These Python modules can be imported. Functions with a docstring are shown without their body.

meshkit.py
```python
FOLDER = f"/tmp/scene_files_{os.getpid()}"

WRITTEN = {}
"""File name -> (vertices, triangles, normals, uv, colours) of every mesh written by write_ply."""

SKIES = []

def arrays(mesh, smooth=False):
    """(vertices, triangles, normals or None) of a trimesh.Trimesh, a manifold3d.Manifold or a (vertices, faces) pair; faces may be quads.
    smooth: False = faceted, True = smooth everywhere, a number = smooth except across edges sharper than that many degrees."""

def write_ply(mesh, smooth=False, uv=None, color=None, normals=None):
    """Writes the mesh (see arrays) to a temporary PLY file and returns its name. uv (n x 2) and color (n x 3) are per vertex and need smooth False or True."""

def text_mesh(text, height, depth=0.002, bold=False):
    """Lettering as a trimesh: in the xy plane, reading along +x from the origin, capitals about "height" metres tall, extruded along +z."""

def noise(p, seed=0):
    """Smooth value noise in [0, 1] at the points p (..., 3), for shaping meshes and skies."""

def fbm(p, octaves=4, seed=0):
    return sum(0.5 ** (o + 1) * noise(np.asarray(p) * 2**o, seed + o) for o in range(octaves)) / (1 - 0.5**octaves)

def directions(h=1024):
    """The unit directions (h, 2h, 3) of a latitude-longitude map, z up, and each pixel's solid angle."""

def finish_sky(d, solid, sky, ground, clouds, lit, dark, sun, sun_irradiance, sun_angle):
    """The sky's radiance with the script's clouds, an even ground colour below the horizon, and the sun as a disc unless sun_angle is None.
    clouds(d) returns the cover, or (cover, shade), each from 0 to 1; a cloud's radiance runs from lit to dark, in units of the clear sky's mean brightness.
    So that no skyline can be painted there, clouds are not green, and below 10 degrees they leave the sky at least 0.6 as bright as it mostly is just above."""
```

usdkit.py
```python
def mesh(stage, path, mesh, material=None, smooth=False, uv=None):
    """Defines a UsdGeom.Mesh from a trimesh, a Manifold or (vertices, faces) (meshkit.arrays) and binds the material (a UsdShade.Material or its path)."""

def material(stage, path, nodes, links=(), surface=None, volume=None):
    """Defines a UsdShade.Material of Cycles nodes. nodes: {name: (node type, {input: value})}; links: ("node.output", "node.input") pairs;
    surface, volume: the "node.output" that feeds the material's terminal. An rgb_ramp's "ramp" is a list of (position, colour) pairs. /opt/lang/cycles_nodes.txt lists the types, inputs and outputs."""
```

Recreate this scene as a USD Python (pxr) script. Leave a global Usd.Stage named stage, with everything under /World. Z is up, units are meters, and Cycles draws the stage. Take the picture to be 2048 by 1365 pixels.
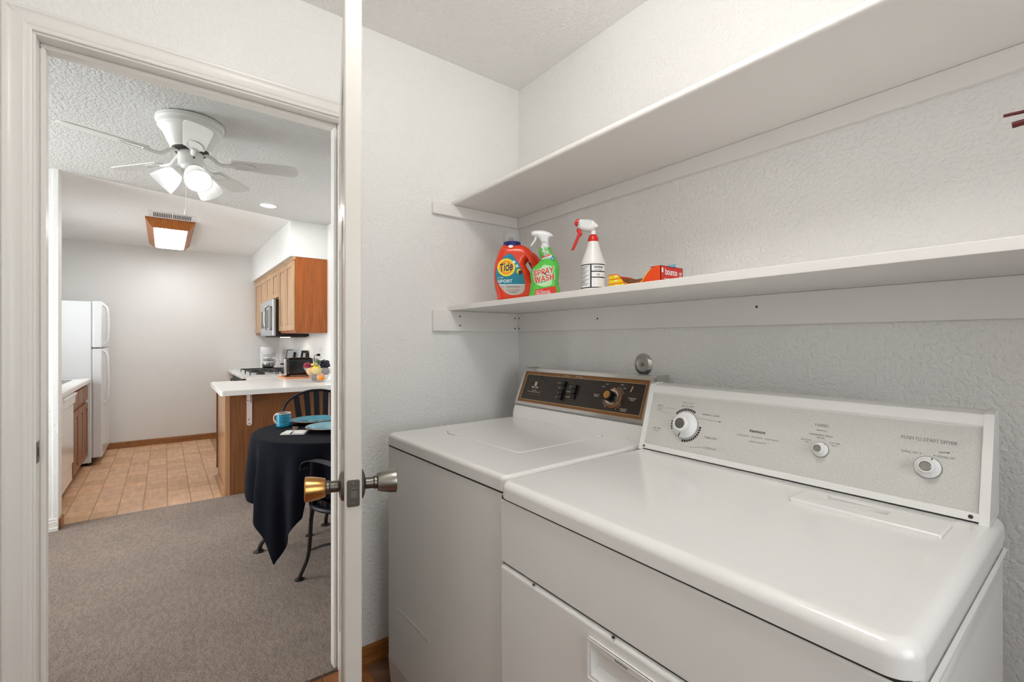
import math, random
import numpy as np, trimesh, manifold3d as m3
from shapely.geometry import Polygon, Point, LineString, box as sbox
from shapely import affinity
import usdkit, meshkit
from pxr import Usd, UsdGeom, UsdLux, UsdShade, Gf, Sdf, Vt

random.seed(7)
rng = np.random.default_rng(7)
stage = Usd.Stage.CreateInMemory()
UsdGeom.Xform.Define(stage, '/World')
UsdGeom.Scope.Define(stage, '/World/Looks')

# ------------------------------------------------------------------ camera, lights, exposure
EXPOSURE = 1.45
cam = UsdGeom.Camera.Define(stage, '/World/camera')
cam.AddTranslateOp().Set((1.738, -1.356, 1.238))
cam.AddRotateZOp().Set(90 - 37.14)
cam.AddRotateXOp().Set(90)
cam.CreateHorizontalApertureAttr(36.0)
cam.CreateFocalLengthAttr(917.3 / 2048 * 36.0)
cam.CreateFStopAttr(0.0)
cam.CreateClippingRangeAttr((0.02, 100.0))
cam.CreateExposureAttr(EXPOSURE)

# powers: laundry dome (radiance), kitchen box lens, fan bulbs, recessed, fill light of the added windows
L_DOME, L_FIXTURE, L_BULB, L_RECESS, L_WINDOW, L_HOOD = 10.0, 5.8, 2.3, 150.0, 7.8, 12.0
L_WINDOW_2, L_WINDOW_3 = 1.9, 4.4  # fill behind the added laundry and kitchen windows

for nm, wd, hg, pw_, at_, rx, rz in (('daylight_dining', 1.4, 1.4, L_WINDOW, (-1.70, -3.74, 1.4), 90, 0), ('daylight_laundry', 1.15, 1.35, L_WINDOW_2, (3.09, -1.08, 1.42), 90, 90), ('daylight_kitchen', 1.1, .95, L_WINDOW_3, (-3.72, -2.78, 1.52), 90, 0)):  # fill lights set behind three added, unseen windows
    rl = UsdLux.RectLight.Define(stage, '/World/' + nm)
    rl.CreateWidthAttr(wd); rl.CreateHeightAttr(hg); rl.CreateIntensityAttr(pw_); rl.CreateColorAttr((.96, .98, 1.0)); rl.CreateNormalizeAttr(False)
    rl.AddTranslateOp().Set(at_); rl.AddRotateZOp().Set(rz); rl.AddRotateXOp().Set(rx)

# ------------------------------------------------------------------ helpers: names, things, parts
USED = {}
def numbered(parent, name):
    k = USED.get((parent, name), 0)
    USED[(parent, name)] = k + 1
    return name if k == 0 else f'{name}_{k:03d}'

def tag(prim, label=None, cat=None, group=None, kind=None):
    for k, v in (('label', label), ('category', cat), ('group', group), ('kind', kind)):
        if v:
            prim.SetCustomDataByKey(k, v)
    return prim

def thing(name, label, cat, loc=(0, 0, 0), rz=0.0, group=None, kind=None):
    p = '/World/' + numbered('/World', name)
    x = UsdGeom.Xform.Define(stage, p)
    x.AddTranslateOp().Set(tuple(float(v) for v in loc))
    if rz:
        x.AddRotateZOp().Set(float(rz))
    tag(x.GetPrim(), label, cat, group, kind)
    return p

def part(parent, name, mesh, mat, label=None, smooth=30, kind=None):
    p = parent + '/' + numbered(parent, name)
    if isinstance(mesh, list):
        mesh = cat_(mesh)
    m = usdkit.mesh(stage, p, mesh, MATS[mat], smooth=smooth)
    tag(m.GetPrim(), label, kind=kind)
    return p

def single(name, mesh, mat, label, cat, group=None, kind=None, smooth=30):
    p = part('/World', name, mesh, mat, smooth=smooth)
    tag(stage.GetPrimAtPath(p), label, cat, group, kind)
    return p

def struct(name, mesh, mat, label, cat):
    return single(name, mesh, mat, label, cat, kind='structure')

# ------------------------------------------------------------------ helpers: meshes
def cat_(ms):
    return trimesh.util.concatenate([m for m in ms if m is not None])

def hull(pts):
    return trimesh.convex.convex_hull(np.asarray(pts, float))

def bx(x0, x1, y0, y1, z0, z1, b=0.0):
    x0, x1 = min(x0, x1), max(x0, x1); y0, y1 = min(y0, y1), max(y0, y1); z0, z1 = min(z0, z1), max(z0, z1)
    if b <= 0:
        m = trimesh.creation.box((x1 - x0, y1 - y0, z1 - z0))
        m.apply_translation(((x0 + x1) / 2, (y0 + y1) / 2, (z0 + z1) / 2))
        return m
    b = min(b, (x1 - x0) * .45, (y1 - y0) * .45, (z1 - z0) * .45)
    P = []
    for x, sx in ((x0, 1), (x1, -1)):
        for y, sy in ((y0, 1), (y1, -1)):
            for z, sz in ((z0, 1), (z1, -1)):
                P += [(x, y + sy * b, z + sz * b), (x + sx * b, y, z + sz * b), (x + sx * b, y + sy * b, z)]
    return hull(P)

def rbx(x0, x1, y0, y1, z0, z1, r, n=12):
    s = trimesh.creation.uv_sphere(radius=1.0, count=[n, 2 * n]).vertices
    r3 = np.minimum(r, [(x1 - x0) * .49, (y1 - y0) * .49, (z1 - z0) * .49])
    P = []
    for x in (x0 + r3[0], x1 - r3[0]):
        for y in (y0 + r3[1], y1 - r3[1]):
            for z in (z0 + r3[2], z1 - r3[2]):
                P.append(s * r3 + (x, y, z))
    return hull(np.vstack(P))

def rslab(x0, x1, y0, y1, z0, z1, rc, re, n=6):
    """slab with rounded plan corners rc and rounded top edge re"""
    P = []
    for cx, cy, a0 in ((x1 - rc, y1 - rc, 0), (x0 + rc, y1 - rc, 90), (x0 + rc, y0 + rc, 180), (x1 - rc, y0 + rc, 270)):
        for a in np.radians(np.linspace(a0, a0 + 90, n + 1)):
            P.append((cx + rc * math.cos(a), cy + rc * math.sin(a), z0))
            for e in np.radians(np.linspace(0, 90, n + 1)):
                q = rc - re + re * math.cos(e)
                P.append((cx + q * math.cos(a), cy + q * math.sin(a), z1 - re + re * math.sin(e)))
    return hull(P)

def ext(poly, h, z=0.0):
    gs = getattr(poly, 'geoms', [poly])
    m = cat_([trimesh.creation.extrude_polygon(g, h, engine='earcut') for g in gs])
    m.apply_translation((0, 0, z))
    return m

def xf(m, o, ux, uy, uz):
    """map local (x, y, z) to o + x*ux + y*uy + z*uz"""
    m = m.copy()
    A = np.stack([ux, uy, uz], 1).astype(float)
    m.vertices = m.vertices @ A.T + np.asarray(o, float)
    if np.linalg.det(A) < 0:
        m.invert()
    return m

def prism_x(poly_yz, x0, x1):
    """polygon in (y, z) extruded along x"""
    return xf(ext(Polygon(poly_yz) if not hasattr(poly_yz, 'area') else poly_yz, x1 - x0), (x0, 0, 0), (0, 1, 0), (0, 0, 1), (1, 0, 0))

def prism_y(poly_xz, y0, y1):
    return xf(ext(Polygon(poly_xz) if not hasattr(poly_xz, 'area') else poly_xz, y1 - y0), (0, y0, 0), (1, 0, 0), (0, 0, 1), (0, 1, 0))

def cyl(p0, p1, r0, r1=None, n=20):
    return tube([p0, p1], [r0, r0 if r1 is None else r1], n)

def tube(pts, r, n=10, cap=True):
    p = np.asarray(pts, float)
    r = np.broadcast_to(np.asarray(r, float), (len(p),))
    t = np.gradient(p, axis=0); t /= np.linalg.norm(t, axis=1, keepdims=True) + 1e-12
    ref = np.array([0, 0, 1.0]) if abs(t[0][2]) < .9 else np.array([1.0, 0, 0])
    a = np.cross(t[0], ref); a /= np.linalg.norm(a)
    V = []
    for i in range(len(p)):
        a = a - t[i] * (a @ t[i]); a /= np.linalg.norm(a)
        b = np.cross(t[i], a)
        ang = np.arange(n) * 2 * np.pi / n
        V.append(p[i] + r[i] * (np.cos(ang)[:, None] * a + np.sin(ang)[:, None] * b))
    V = np.vstack(V); F = []
    for i in range(len(p) - 1):
        for j in range(n):
            k = (j + 1) % n
            F += [(i * n + j, i * n + k, (i + 1) * n + k), (i * n + j, (i + 1) * n + k, (i + 1) * n + j)]
    if cap:
        c0, c1 = len(V), len(V) + 1
        V = np.vstack([V, p[0], p[-1]])
        e = (len(p) - 1) * n
        for j in range(n):
            k = (j + 1) % n
            F += [(c0, k, j), (c1, e + j, e + k)]
    return trimesh.Trimesh(V, F, process=False)

def curve(pts, n=24):
    """Catmull-Rom through the points"""
    p = np.asarray(pts, float)
    p = np.vstack([2 * p[0] - p[1], p, 2 * p[-1] - p[-2]])
    out = []
    m = len(p) - 3
    for s in range(m):
        for t in np.linspace(0, 1, max(2, n // m), endpoint=(s == m - 1)):
            a, b, c, d = p[s:s + 4]
            out.append(.5 * (2 * b + (c - a) * t + (2 * a - 5 * b + 4 * c - d) * t * t + (3 * b - a - 3 * c + d) * t ** 3))
    return np.array(out)

def lathe(prof, n=32, close=False):
    """profile of (r, z) from bottom to top; ends on the axis are closed"""
    prof = np.asarray(prof, float)
    V, F, rings = [], [], []
    for r, z in prof:
        if r < 1e-6:
            rings.append([len(V)]); V.append((0, 0, z))
        else:
            rings.append(list(range(len(V), len(V) + n)))
            for a in np.arange(n) * 2 * np.pi / n:
                V.append((r * math.cos(a), r * math.sin(a), z))
    seq = list(zip(rings[:-1], rings[1:])) + ([(rings[-1], rings[0])] if close else [])
    for A, B in seq:
        for j in range(n):
            k = (j + 1) % n
            if len(A) == 1 and len(B) == 1: continue
            if len(A) == 1: F.append((A[0], B[k], B[j]))
            elif len(B) == 1: F.append((A[j], A[k], B[0]))
            else: F += [(A[j], A[k], B[k]), (A[j], B[k], B[j])]
    return trimesh.Trimesh(V, F, process=False)

def along(m, o, d):
    """put a lathe made on +z at o pointing to d"""
    d = np.asarray(d, float); d /= np.linalg.norm(d)
    a = np.cross(d, (0, 0, 1.0)) if abs(d[2]) < .95 else np.cross(d, (1.0, 0, 0)); a /= np.linalg.norm(a)
    b = np.cross(d, a)
    return xf(m, o, a, b, d)

def at(m, *o):
    m = m.copy(); m.apply_translation(o); return m

def ball(c, r, s=2, sc=(1, 1, 1)):
    m = trimesh.creation.icosphere(s, 1.0)
    m.vertices = m.vertices * np.asarray(sc) * r + np.asarray(c)
    return m

def smooth_ring(pts, n=120):
    p = np.asarray(pts, float)
    c = curve(np.vstack([p[-1], p, p[0], p[1]]), n * 2)
    d = np.r_[0, np.cumsum(np.linalg.norm(np.diff(c, axis=0), axis=1))]
    # keep one turn: from p[0] to p[0]
    i0 = np.argmin(np.linalg.norm(c[: len(c) // 2] - p[0], axis=1))
    i1 = len(c) // 2 + np.argmin(np.linalg.norm(c[len(c) // 2:] - p[0], axis=1))
    c, d = c[i0:i1 + 1], d[i0:i1 + 1] - d[i0]
    s = np.linspace(0, d[-1], n, endpoint=False)
    return np.stack([np.interp(s, d, c[:, 0]), np.interp(s, d, c[:, 1])], 1)

def pillow(outer, t, r, holes=(), n=5, back=True):
    """outline (N,2) in local xy, thickness t along z (centred), rounded edges of radius r"""
    def ring(p, sign):
        p = np.asarray(p, float)
        if Polygon(p).exterior.is_ccw != (sign > 0): p = p[::-1]
        e = np.roll(p, -1, 0) - np.roll(p, 1, 0)
        nrm = np.stack([e[:, 1], -e[:, 0]], 1); nrm /= np.linalg.norm(nrm, axis=1, keepdims=True) + 1e-12
        return p, nrm      # outward normal of the solid
    loops = [ring(outer, 1)] + [ring(h, -1) for h in holes]
    r = min(r, t * .499)
    prof = [(r * (1 - math.sin(a)), t / 2 - r + r * math.cos(a)) for a in np.linspace(0, math.pi / 2, n)]
    prof = prof + [(d, -z) for d, z in prof[::-1]]
    V, F = [], []
    firsts, lasts = [], []
    for p, nrm in loops:
        N = len(p); base = len(V)
        for d, z in prof:
            q = p - nrm * d
            V += [(x, y, z) for x, y in q]
        for i in range(len(prof) - 1):
            for j in range(N):
                k = (j + 1) % N
                a, b, c, e = base + i * N + j, base + i * N + k, base + (i + 1) * N + k, base + (i + 1) * N + j
                F += [(a, c, b), (a, e, c)]
        firsts.append((base, N)); lasts.append((base + (len(prof) - 1) * N, N))
    V = np.array(V)
    poly = Polygon([V[i][:2] for i in range(firsts[0][0], sum(firsts[0]))], [[V[i][:2] for i in range(b, b + m)] for b, m in firsts[1:]])
    if not poly.is_valid: poly = poly.buffer(0)
    if poly.geom_type != 'Polygon': poly = max(poly.geoms, key=lambda g: g.area)
    cv, cf = trimesh.creation.triangulate_polygon(poly, engine='earcut')
    caps = []
    for z, flip in ((t / 2, False), (-t / 2, True)):
        f = np.asarray(cf)
        v3 = np.c_[cv, np.full(len(cv), z)]
        c = trimesh.Trimesh(v3, f, process=False)
        if (c.face_normals[:, 2].mean() > 0) == flip: c.invert()
        caps.append(c)
    m = trimesh.Trimesh(V, F, process=False)
    m = cat_([m] + caps)
    m.merge_vertices(digits_vertex=6)
    return m

def upright(m):
    """local xy -> XZ plane, thickness along Y (front = -Y)"""
    return xf(m, (0, 0, 0), (1, 0, 0), (0, 0, 1), (0, -1, 0))

def mf(m):
    m = m.copy(); m.merge_vertices()
    return m3.Manifold(m3.Mesh(np.asarray(m.vertices, np.float32), np.asarray(m.faces, np.uint32)))

def cut(a, *bs):
    A = mf(a)
    for b in bs: A = A - mf(b)
    q = A.to_mesh()
    return trimesh.Trimesh(q.vert_properties[:, :3], q.tri_verts, process=False)

_T = {}
def text(s, h, depth=.0005, bold=False, align='c', slant=0.0, width=None):
    k = (s, bold)
    if k not in _T:
        _T[k] = meshkit.text_mesh(s, 1.0, 1.0, bold)
    m = _T[k].copy()
    m.vertices = m.vertices * (h, h, depth)
    w0, w1 = m.bounds[0][0], m.bounds[1][0]
    if width: m.vertices[:, 0] *= width / (w1 - w0); w0, w1 = m.bounds[0][0], m.bounds[1][0]
    m.vertices[:, 0] += {'l': -w0, 'c': -(w0 + w1) / 2, 'r': -w1}[align]
    if slant: m.vertices[:, 0] += m.vertices[:, 1] * slant
    return m

def ringpoly(r0, r1, n=48, a0=0, a1=360):
    if a1 - a0 >= 360:
        return Point(0, 0).buffer(r1, n // 4).difference(Point(0, 0).buffer(r0, n // 4))
    A = np.radians(np.linspace(a0, a1, n))
    return Polygon(np.vstack([np.c_[np.cos(A), np.sin(A)] * r1, (np.c_[np.cos(A), np.sin(A)] * r0)[::-1]]))

# ------------------------------------------------------------------ materials
MATS = {}
def lin(c):
    c = np.asarray(c, float) / 255
    return tuple(np.where(c <= .04045, c / 12.92, ((c + .055) / 1.055) ** 2.4))

def mat(name, col, rough=.5, metal=0.0, bump=None, var=None, **kw):
    nodes = {'p': ('principled_bsdf', {'base_color': lin(col), 'roughness': rough, 'metallic': metal, **kw})}
    links = []
    if bump or var:
        nodes['g'] = ('geometry', {})
    if var:
        sc, amt = var[:2]
        nodes['m1'] = ('mapping', {'scale': tuple(sc) if np.ndim(sc) else (sc,) * 3})
        nodes['n1'] = ('noise_texture', {'scale': 1.0, 'detail': 4.0, 'roughness': .6})
        c = np.array(lin(col))
        nodes['r1'] = ('rgb_ramp', {'ramp': [(.3, tuple(c * (1 - amt))), (.7, tuple(np.minimum(c * (1 + amt), 1)))]})
        links += [('g.position', 'm1.vector'), ('m1.vector', 'n1.vector'), ('n1.fac', 'r1.fac'), ('r1.color', 'p.base_color')]
    if bump:
        sc, strength, dist = bump[:3]
        nodes['n2'] = ('noise_texture', {'scale': float(sc), 'detail': float(bump[3]) if len(bump) > 3 else 3.0, 'roughness': .55})
        nodes['b'] = ('bump', {'strength': strength, 'distance': dist})
        links += [('g.position', 'n2.vector'), ('n2.fac', 'b.height'), ('b.normal', 'p.normal')]
    MATS[name] = usdkit.material(stage, '/World/Looks/' + name, nodes, links, surface='p.BSDF')

def texture_wall(name, col, rough=.6, scale=75., strength=.5, dist=.004):
    """knock-down / orange-peel paint: flattened blobs"""
    nodes = {'g': ('geometry', {}), 'n': ('noise_texture', {'scale': scale, 'detail': 2.5, 'roughness': .5, 'distortion': .15}),
             'r': ('rgb_ramp', {'ramp': [(.36, (0, 0, 0)), (.5, (.75,) * 3), (.62, (1, 1, 1))]}),
             'b': ('bump', {'strength': strength, 'distance': dist}),
             'p': ('principled_bsdf', {'base_color': lin(col), 'roughness': rough})}
    MATS[name] = usdkit.material(stage, '/World/Looks/' + name, nodes,
        [('g.position', 'n.vector'), ('n.fac', 'r.fac'), ('r.color', 'b.height'), ('b.normal', 'p.normal')], surface='p.BSDF')

def wood(name, c0, c1, scale=(30, 30, 2.2), rough=.38, dist=1.2):
    nodes = {'g': ('geometry', {}), 'm': ('mapping', {'scale': scale}),
             'n': ('noise_texture', {'scale': 1.0, 'detail': 6.0, 'roughness': .62, 'distortion': dist}),
             'm2': ('mapping', {'scale': tuple(np.array(scale) * (6, 6, 1.5))}),
             'n2': ('noise_texture', {'scale': 1.0, 'detail': 3.0}),
             'mx': ('mix_float', {'fac': .35}),
             'r': ('rgb_ramp', {'ramp': [(.32, lin(c0)), (.5, tuple((np.array(lin(c0)) + np.array(lin(c1))) / 2)), (.66, lin(c1))]}),
             'b': ('bump', {'strength': .12, 'distance': .001}),
             'p': ('principled_bsdf', {'roughness': rough})}
    MATS[name] = usdkit.material(stage, '/World/Looks/' + name, nodes,
        [('g.position', 'm.vector'), ('m.vector', 'n.vector'), ('g.position', 'm2.vector'), ('m2.vector', 'n2.vector'), ('n.fac', 'mx.a'), ('n2.fac', 'mx.b'),
         ('mx.result', 'r.fac'), ('r.color', 'p.base_color'), ('mx.result', 'b.height'), ('b.normal', 'p.normal')], surface='p.BSDF')

def glow(name, col, strength):
    MATS[name] = usdkit.material(stage, '/World/Looks/' + name, {'e': ('emission', {'color': col, 'strength': float(strength)})}, surface='e.emission')

texture_wall('laundry_wall', (240, 239, 236), .55, 90, .42, .003)
texture_wall('laundry_ceiling', (247, 245, 242), .7, 85, .45, .005)
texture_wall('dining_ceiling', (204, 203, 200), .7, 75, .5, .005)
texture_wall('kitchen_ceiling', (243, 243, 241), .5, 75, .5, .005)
texture_wall('kitchen_wall', (236, 236, 233), .55, 80, .22, .0025)
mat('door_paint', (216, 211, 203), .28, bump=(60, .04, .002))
mat('trim_paint', (236, 233, 228), .32, bump=(40, .05, .002))
mat('shelf_paint', (240, 237, 233), .42, bump=(120, .06, .001))
mat('shelf_edge', (240, 237, 233), .4)
wood('oak_trim', (120, 72, 30), (176, 118, 60), (10, 4, 60), .4)
wood('oak_side', (134, 66, 14), (182, 98, 26), (34, 34, 2.2), .4)
wood('oak_door', (166, 124, 84), (205, 166, 122), (34, 34, 2.4), .3)
wood('oak_panel', (104, 62, 32), (146, 92, 50), (44, 44, 1.6), .42)
wood('oak_end', (168, 122, 84), (196, 150, 110), (30, 30, 2), .25)
wood('oak_frame', (150, 84, 36), (190, 118, 58), (4, 30, 30), .35)
wood('oak_dark', (120, 78, 50), (158, 110, 76), (34, 34, 2.4), .4)
MATS['carpet'] = usdkit.material(stage, '/World/Looks/carpet', {
    'g': ('geometry', {}), 'n1': ('noise_texture', {'scale': 150.0, 'detail': 3.0, 'roughness': .7}), 'm2': ('mapping', {'scale': (26, 60, 40), 'rotation': (0, 0, .5)}),
    'n2': ('noise_texture', {'scale': 1.0, 'detail': 3.0, 'roughness': .6}), 'n3': ('noise_texture', {'scale': 3.0, 'detail': 2.0}),
    'r1': ('rgb_ramp', {'ramp': [(.30, (.42, .41, .40)), (.52, (.95, .95, .95)), (.72, (1.25, 1.25, 1.25))]}), 'r2': ('rgb_ramp', {'ramp': [(.32, (.80, .79, .78)), (.6, (1.08, 1.08, 1.08))]}),
    'r3': ('rgb_ramp', {'ramp': [(.35, tuple(np.array(lin((168, 148, 134))) * .92)), (.65, tuple(np.array(lin((168, 148, 134))) * 1.06))]}),
    'x1': ('mix', {'mix_type': 'multiply', 'fac': 1.0}), 'x2': ('mix', {'mix_type': 'multiply', 'fac': 1.0}), 'b': ('bump', {'strength': 1.0, 'distance': .012}),
    'p': ('principled_bsdf', {'roughness': .95, 'sheen_weight': .2, 'specular_ior_level': .2})},
    [('g.position', 'n1.vector'), ('g.position', 'm2.vector'), ('m2.vector', 'n2.vector'), ('g.position', 'n3.vector'), ('n1.fac', 'r1.fac'), ('n2.fac', 'r2.fac'), ('n3.fac', 'r3.fac'),
     ('r3.color', 'x1.color1'), ('r1.color', 'x1.color2'), ('x1.color', 'x2.color1'), ('r2.color', 'x2.color2'), ('x2.color', 'p.base_color'), ('n1.fac', 'b.height'), ('b.normal', 'p.normal')], surface='p.BSDF')
mat('tile_base', (176, 140, 106), .6)
for i, c in enumerate(((224, 180, 141), (220, 179, 142), (206, 163, 124), (216, 175, 141))):
    mat(f'tile_tan_{i}', c, .42, var=((7, 26, 7), .17), bump=(30, .1, .003))
for i, c in enumerate(((150, 92, 52), (164, 104, 60), (138, 82, 44))):
    mat(f'tile_rust_{i}', c, .4, var=((16, 16, 16), .3), bump=(30, .1, .003))
mat('grout_rust', (120, 84, 60), .8)
mat('enamel', (236, 235, 232), .2, coat_weight=.3)
mat('enamel_grey', (205, 204, 200), .25)
mat('enamel_cool', (228, 230, 232), .25)
mat('seam_dark', (60, 57, 54), .8)
mat('chrome', (200, 198, 195), .12, 1.0)
mat('nickel', (150, 147, 140), .3, 1.0)
mat('nickel_dark', (112, 108, 102), .38, 1.0)
mat('brass', (198, 148, 88), .26, 1.0)
mat('steel', (196, 204, 212), .3, .85)
mat('speckle', (206, 204, 199), .5, var=((520, 520, 520), .12))
mat('print_grey', (120, 118, 115), .6)
mat('print_dark', (40, 38, 36), .6)
mat('panel_brown', (48, 38, 32), .28)
mat('border_brown', (142, 92, 48), .35, var=((60, 200, 200), .12))
mat('gold', (206, 178, 128), .35, .5)
mat('print_cream', (226, 214, 194), .6)
mat('black_gloss', (14, 14, 15), .18)
mat('black_matte', (22, 22, 23), .55)
mat('black_iron', (28, 22, 20), .5, var=((60, 60, 60), .5))
mat('navy_iron', (11, 13, 24), .5, specular_ior_level=.3)
mat('navy_cloth', (5, 8, 20), .9, specular_ior_level=.2, var=((120, 120, 120), .12))
mat('white_plastic', (236, 236, 236), .3)
mat('offwhite_plastic', (226, 224, 218), .35)
mat('pink_white', (226, 208, 202), .4)
mat('laminate', (232, 230, 226), .25)
mat('fan_white', (212, 211, 207), .45)
mat('det_orange', (236, 64, 24), .28, coat_weight=.2)
mat('label_teal', (22, 134, 164), .35, var=((30, 30, 30), .25))
mat('label_teal_flat', (14, 128, 150), .35)
mat('label_yellow', (252, 216, 40), .35)
mat('label_orange', (248, 150, 30), .35)
mat('label_navy', (24, 34, 92), .35)
mat('label_white', (240, 240, 240), .35)
mat('label_grey', (196, 186, 178), .4)
mat('cap_navy', (22, 34, 110), .3)
mat('spout_grey', (110, 112, 116), .35)
mat('stain_green', (84, 196, 66), .3, coat_weight=.2)
mat('stain_glow', (190, 232, 176), .35)
mat('red_plastic', (212, 34, 26), .3)
mat('red_label', (226, 50, 30), .35)
mat('drop_blue', (30, 120, 200), .35)
mat('bottle_white', (232, 230, 226), .35, subsurface_weight=.0)
mat('box_orange', (236, 76, 20), .45)
mat('box_red', (216, 40, 24), .4)
mat('box_yellow', (250, 216, 30), .4)
mat('cardboard', (150, 108, 72), .8, var=((60, 60, 60), .2))
mat('hook_red', (92, 20, 18), .4)
mat('mug_blue', (30, 136, 168), .22, var=((20, 20, 160), .35))
mat('plate_blue', (46, 150, 172), .18, var=((30, 8, 30), .25))
mat('plate_under', (40, 28, 26), .35)
mat('plate_rim', (150, 92, 70), .4)
mat('clay', (214, 182, 160), .4)
mat('napkin', (236, 232, 228), .85)
mat('sink_steel', (150, 150, 150), .3, 1.0)
mat('coffee', (18, 16, 15), .15)
mat('lime', (110, 150, 40), .4)
mat('fruit_yellow', (232, 204, 40), .35, var=((40, 40, 40), .15))
mat('fruit_orange', (244, 150, 16), .45, bump=(400, .2, .001))
mat('fruit_peach', (244, 176, 84), .5, var=((24, 24, 24), .25))
mat('fruit_red', (226, 92, 60), .4, var=((30, 30, 30), .2))
mat('avocado', (52, 58, 40), .55, bump=(160, .5, .003))
mat('plum', (92, 62, 66), .4)
mat('grape_red', (150, 24, 60), .25)
mat('grape_green', (218, 206, 130), .25)
mat('grape_black', (24, 18, 36), .22)
mat('leaf_green', (52, 84, 30), .5)
wood('board_wood', (200, 128, 88), (232, 164, 120), (8, 40, 40), .5)
mat('window_frame', (230, 230, 228), .4)
glow('dome_glow', (1.0, .975, .95), L_DOME)
glow('lens_glow', (.96, .98, 1.0), L_FIXTURE)
glow('bulb_glow', (1.0, .98, .95), L_BULB)
glow('recess_glow', (1.0, .98, .95), L_RECESS)
glow('hood_glow', (1.0, .9, .75), L_HOOD)
MATS['shade_glass'] = usdkit.material(stage, '/World/Looks/shade_glass', {
    't': ('translucent_bsdf', {'color': (.92, .92, .92)}), 'd': ('principled_bsdf', {'base_color': (.9, .9, .9), 'roughness': .25}),
    'x': ('transparent_bsdf', {'color': (.9, .9, .9)}), 'm': ('mix_closure', {'fac': .6}), 'm2': ('mix_closure', {'fac': .2})},
    [('t.BSDF', 'm.closure1'), ('d.BSDF', 'm.closure2'), ('m.closure', 'm2.closure1'), ('x.BSDF', 'm2.closure2')], surface='m2.closure')
def pane(name, tint, fac):
    MATS[name] = usdkit.material(stage, '/World/Looks/' + name, {
        'f': ('fresnel', {'IOR': fac}), 't': ('transparent_bsdf', {'color': tint}), 'g': ('glossy_bsdf', {'color': (1, 1, 1), 'roughness': .05}), 'm': ('mix_closure', {})},
        [('f.fac', 'm.fac'), ('t.BSDF', 'm.closure1'), ('g.BSDF', 'm.closure2')], surface='m.closure')
pane('window_glass', (.97, .98, .98), 1.45)
def clear(name, tint, fac, rough=.05):
    MATS[name] = usdkit.material(stage, '/World/Looks/' + name, {'t': ('transparent_bsdf', {'color': tint}), 'g': ('glossy_bsdf', {'color': (1, 1, 1), 'roughness': rough}), 'm': ('mix_closure', {'fac': fac})},
        [('t.BSDF', 'm.closure1'), ('g.BSDF', 'm.closure2')], surface='m.closure')
clear('bowl_glass', (.95, .95, .95), .17, .12)
clear('clear_plastic', (.95, .95, .95), .09)
MATS['cap_plastic'] = usdkit.material(stage, '/World/Looks/cap_plastic', {
    'd': ('principled_bsdf', {'base_color': (.8, .8, .8), 'roughness': .2}), 'x': ('transparent_bsdf', {'color': (.93, .93, .93)}), 'm': ('mix_closure', {'fac': .86})},
    [('d.BSDF', 'm.closure1'), ('x.BSDF', 'm.closure2')], surface='m.closure')

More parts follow.
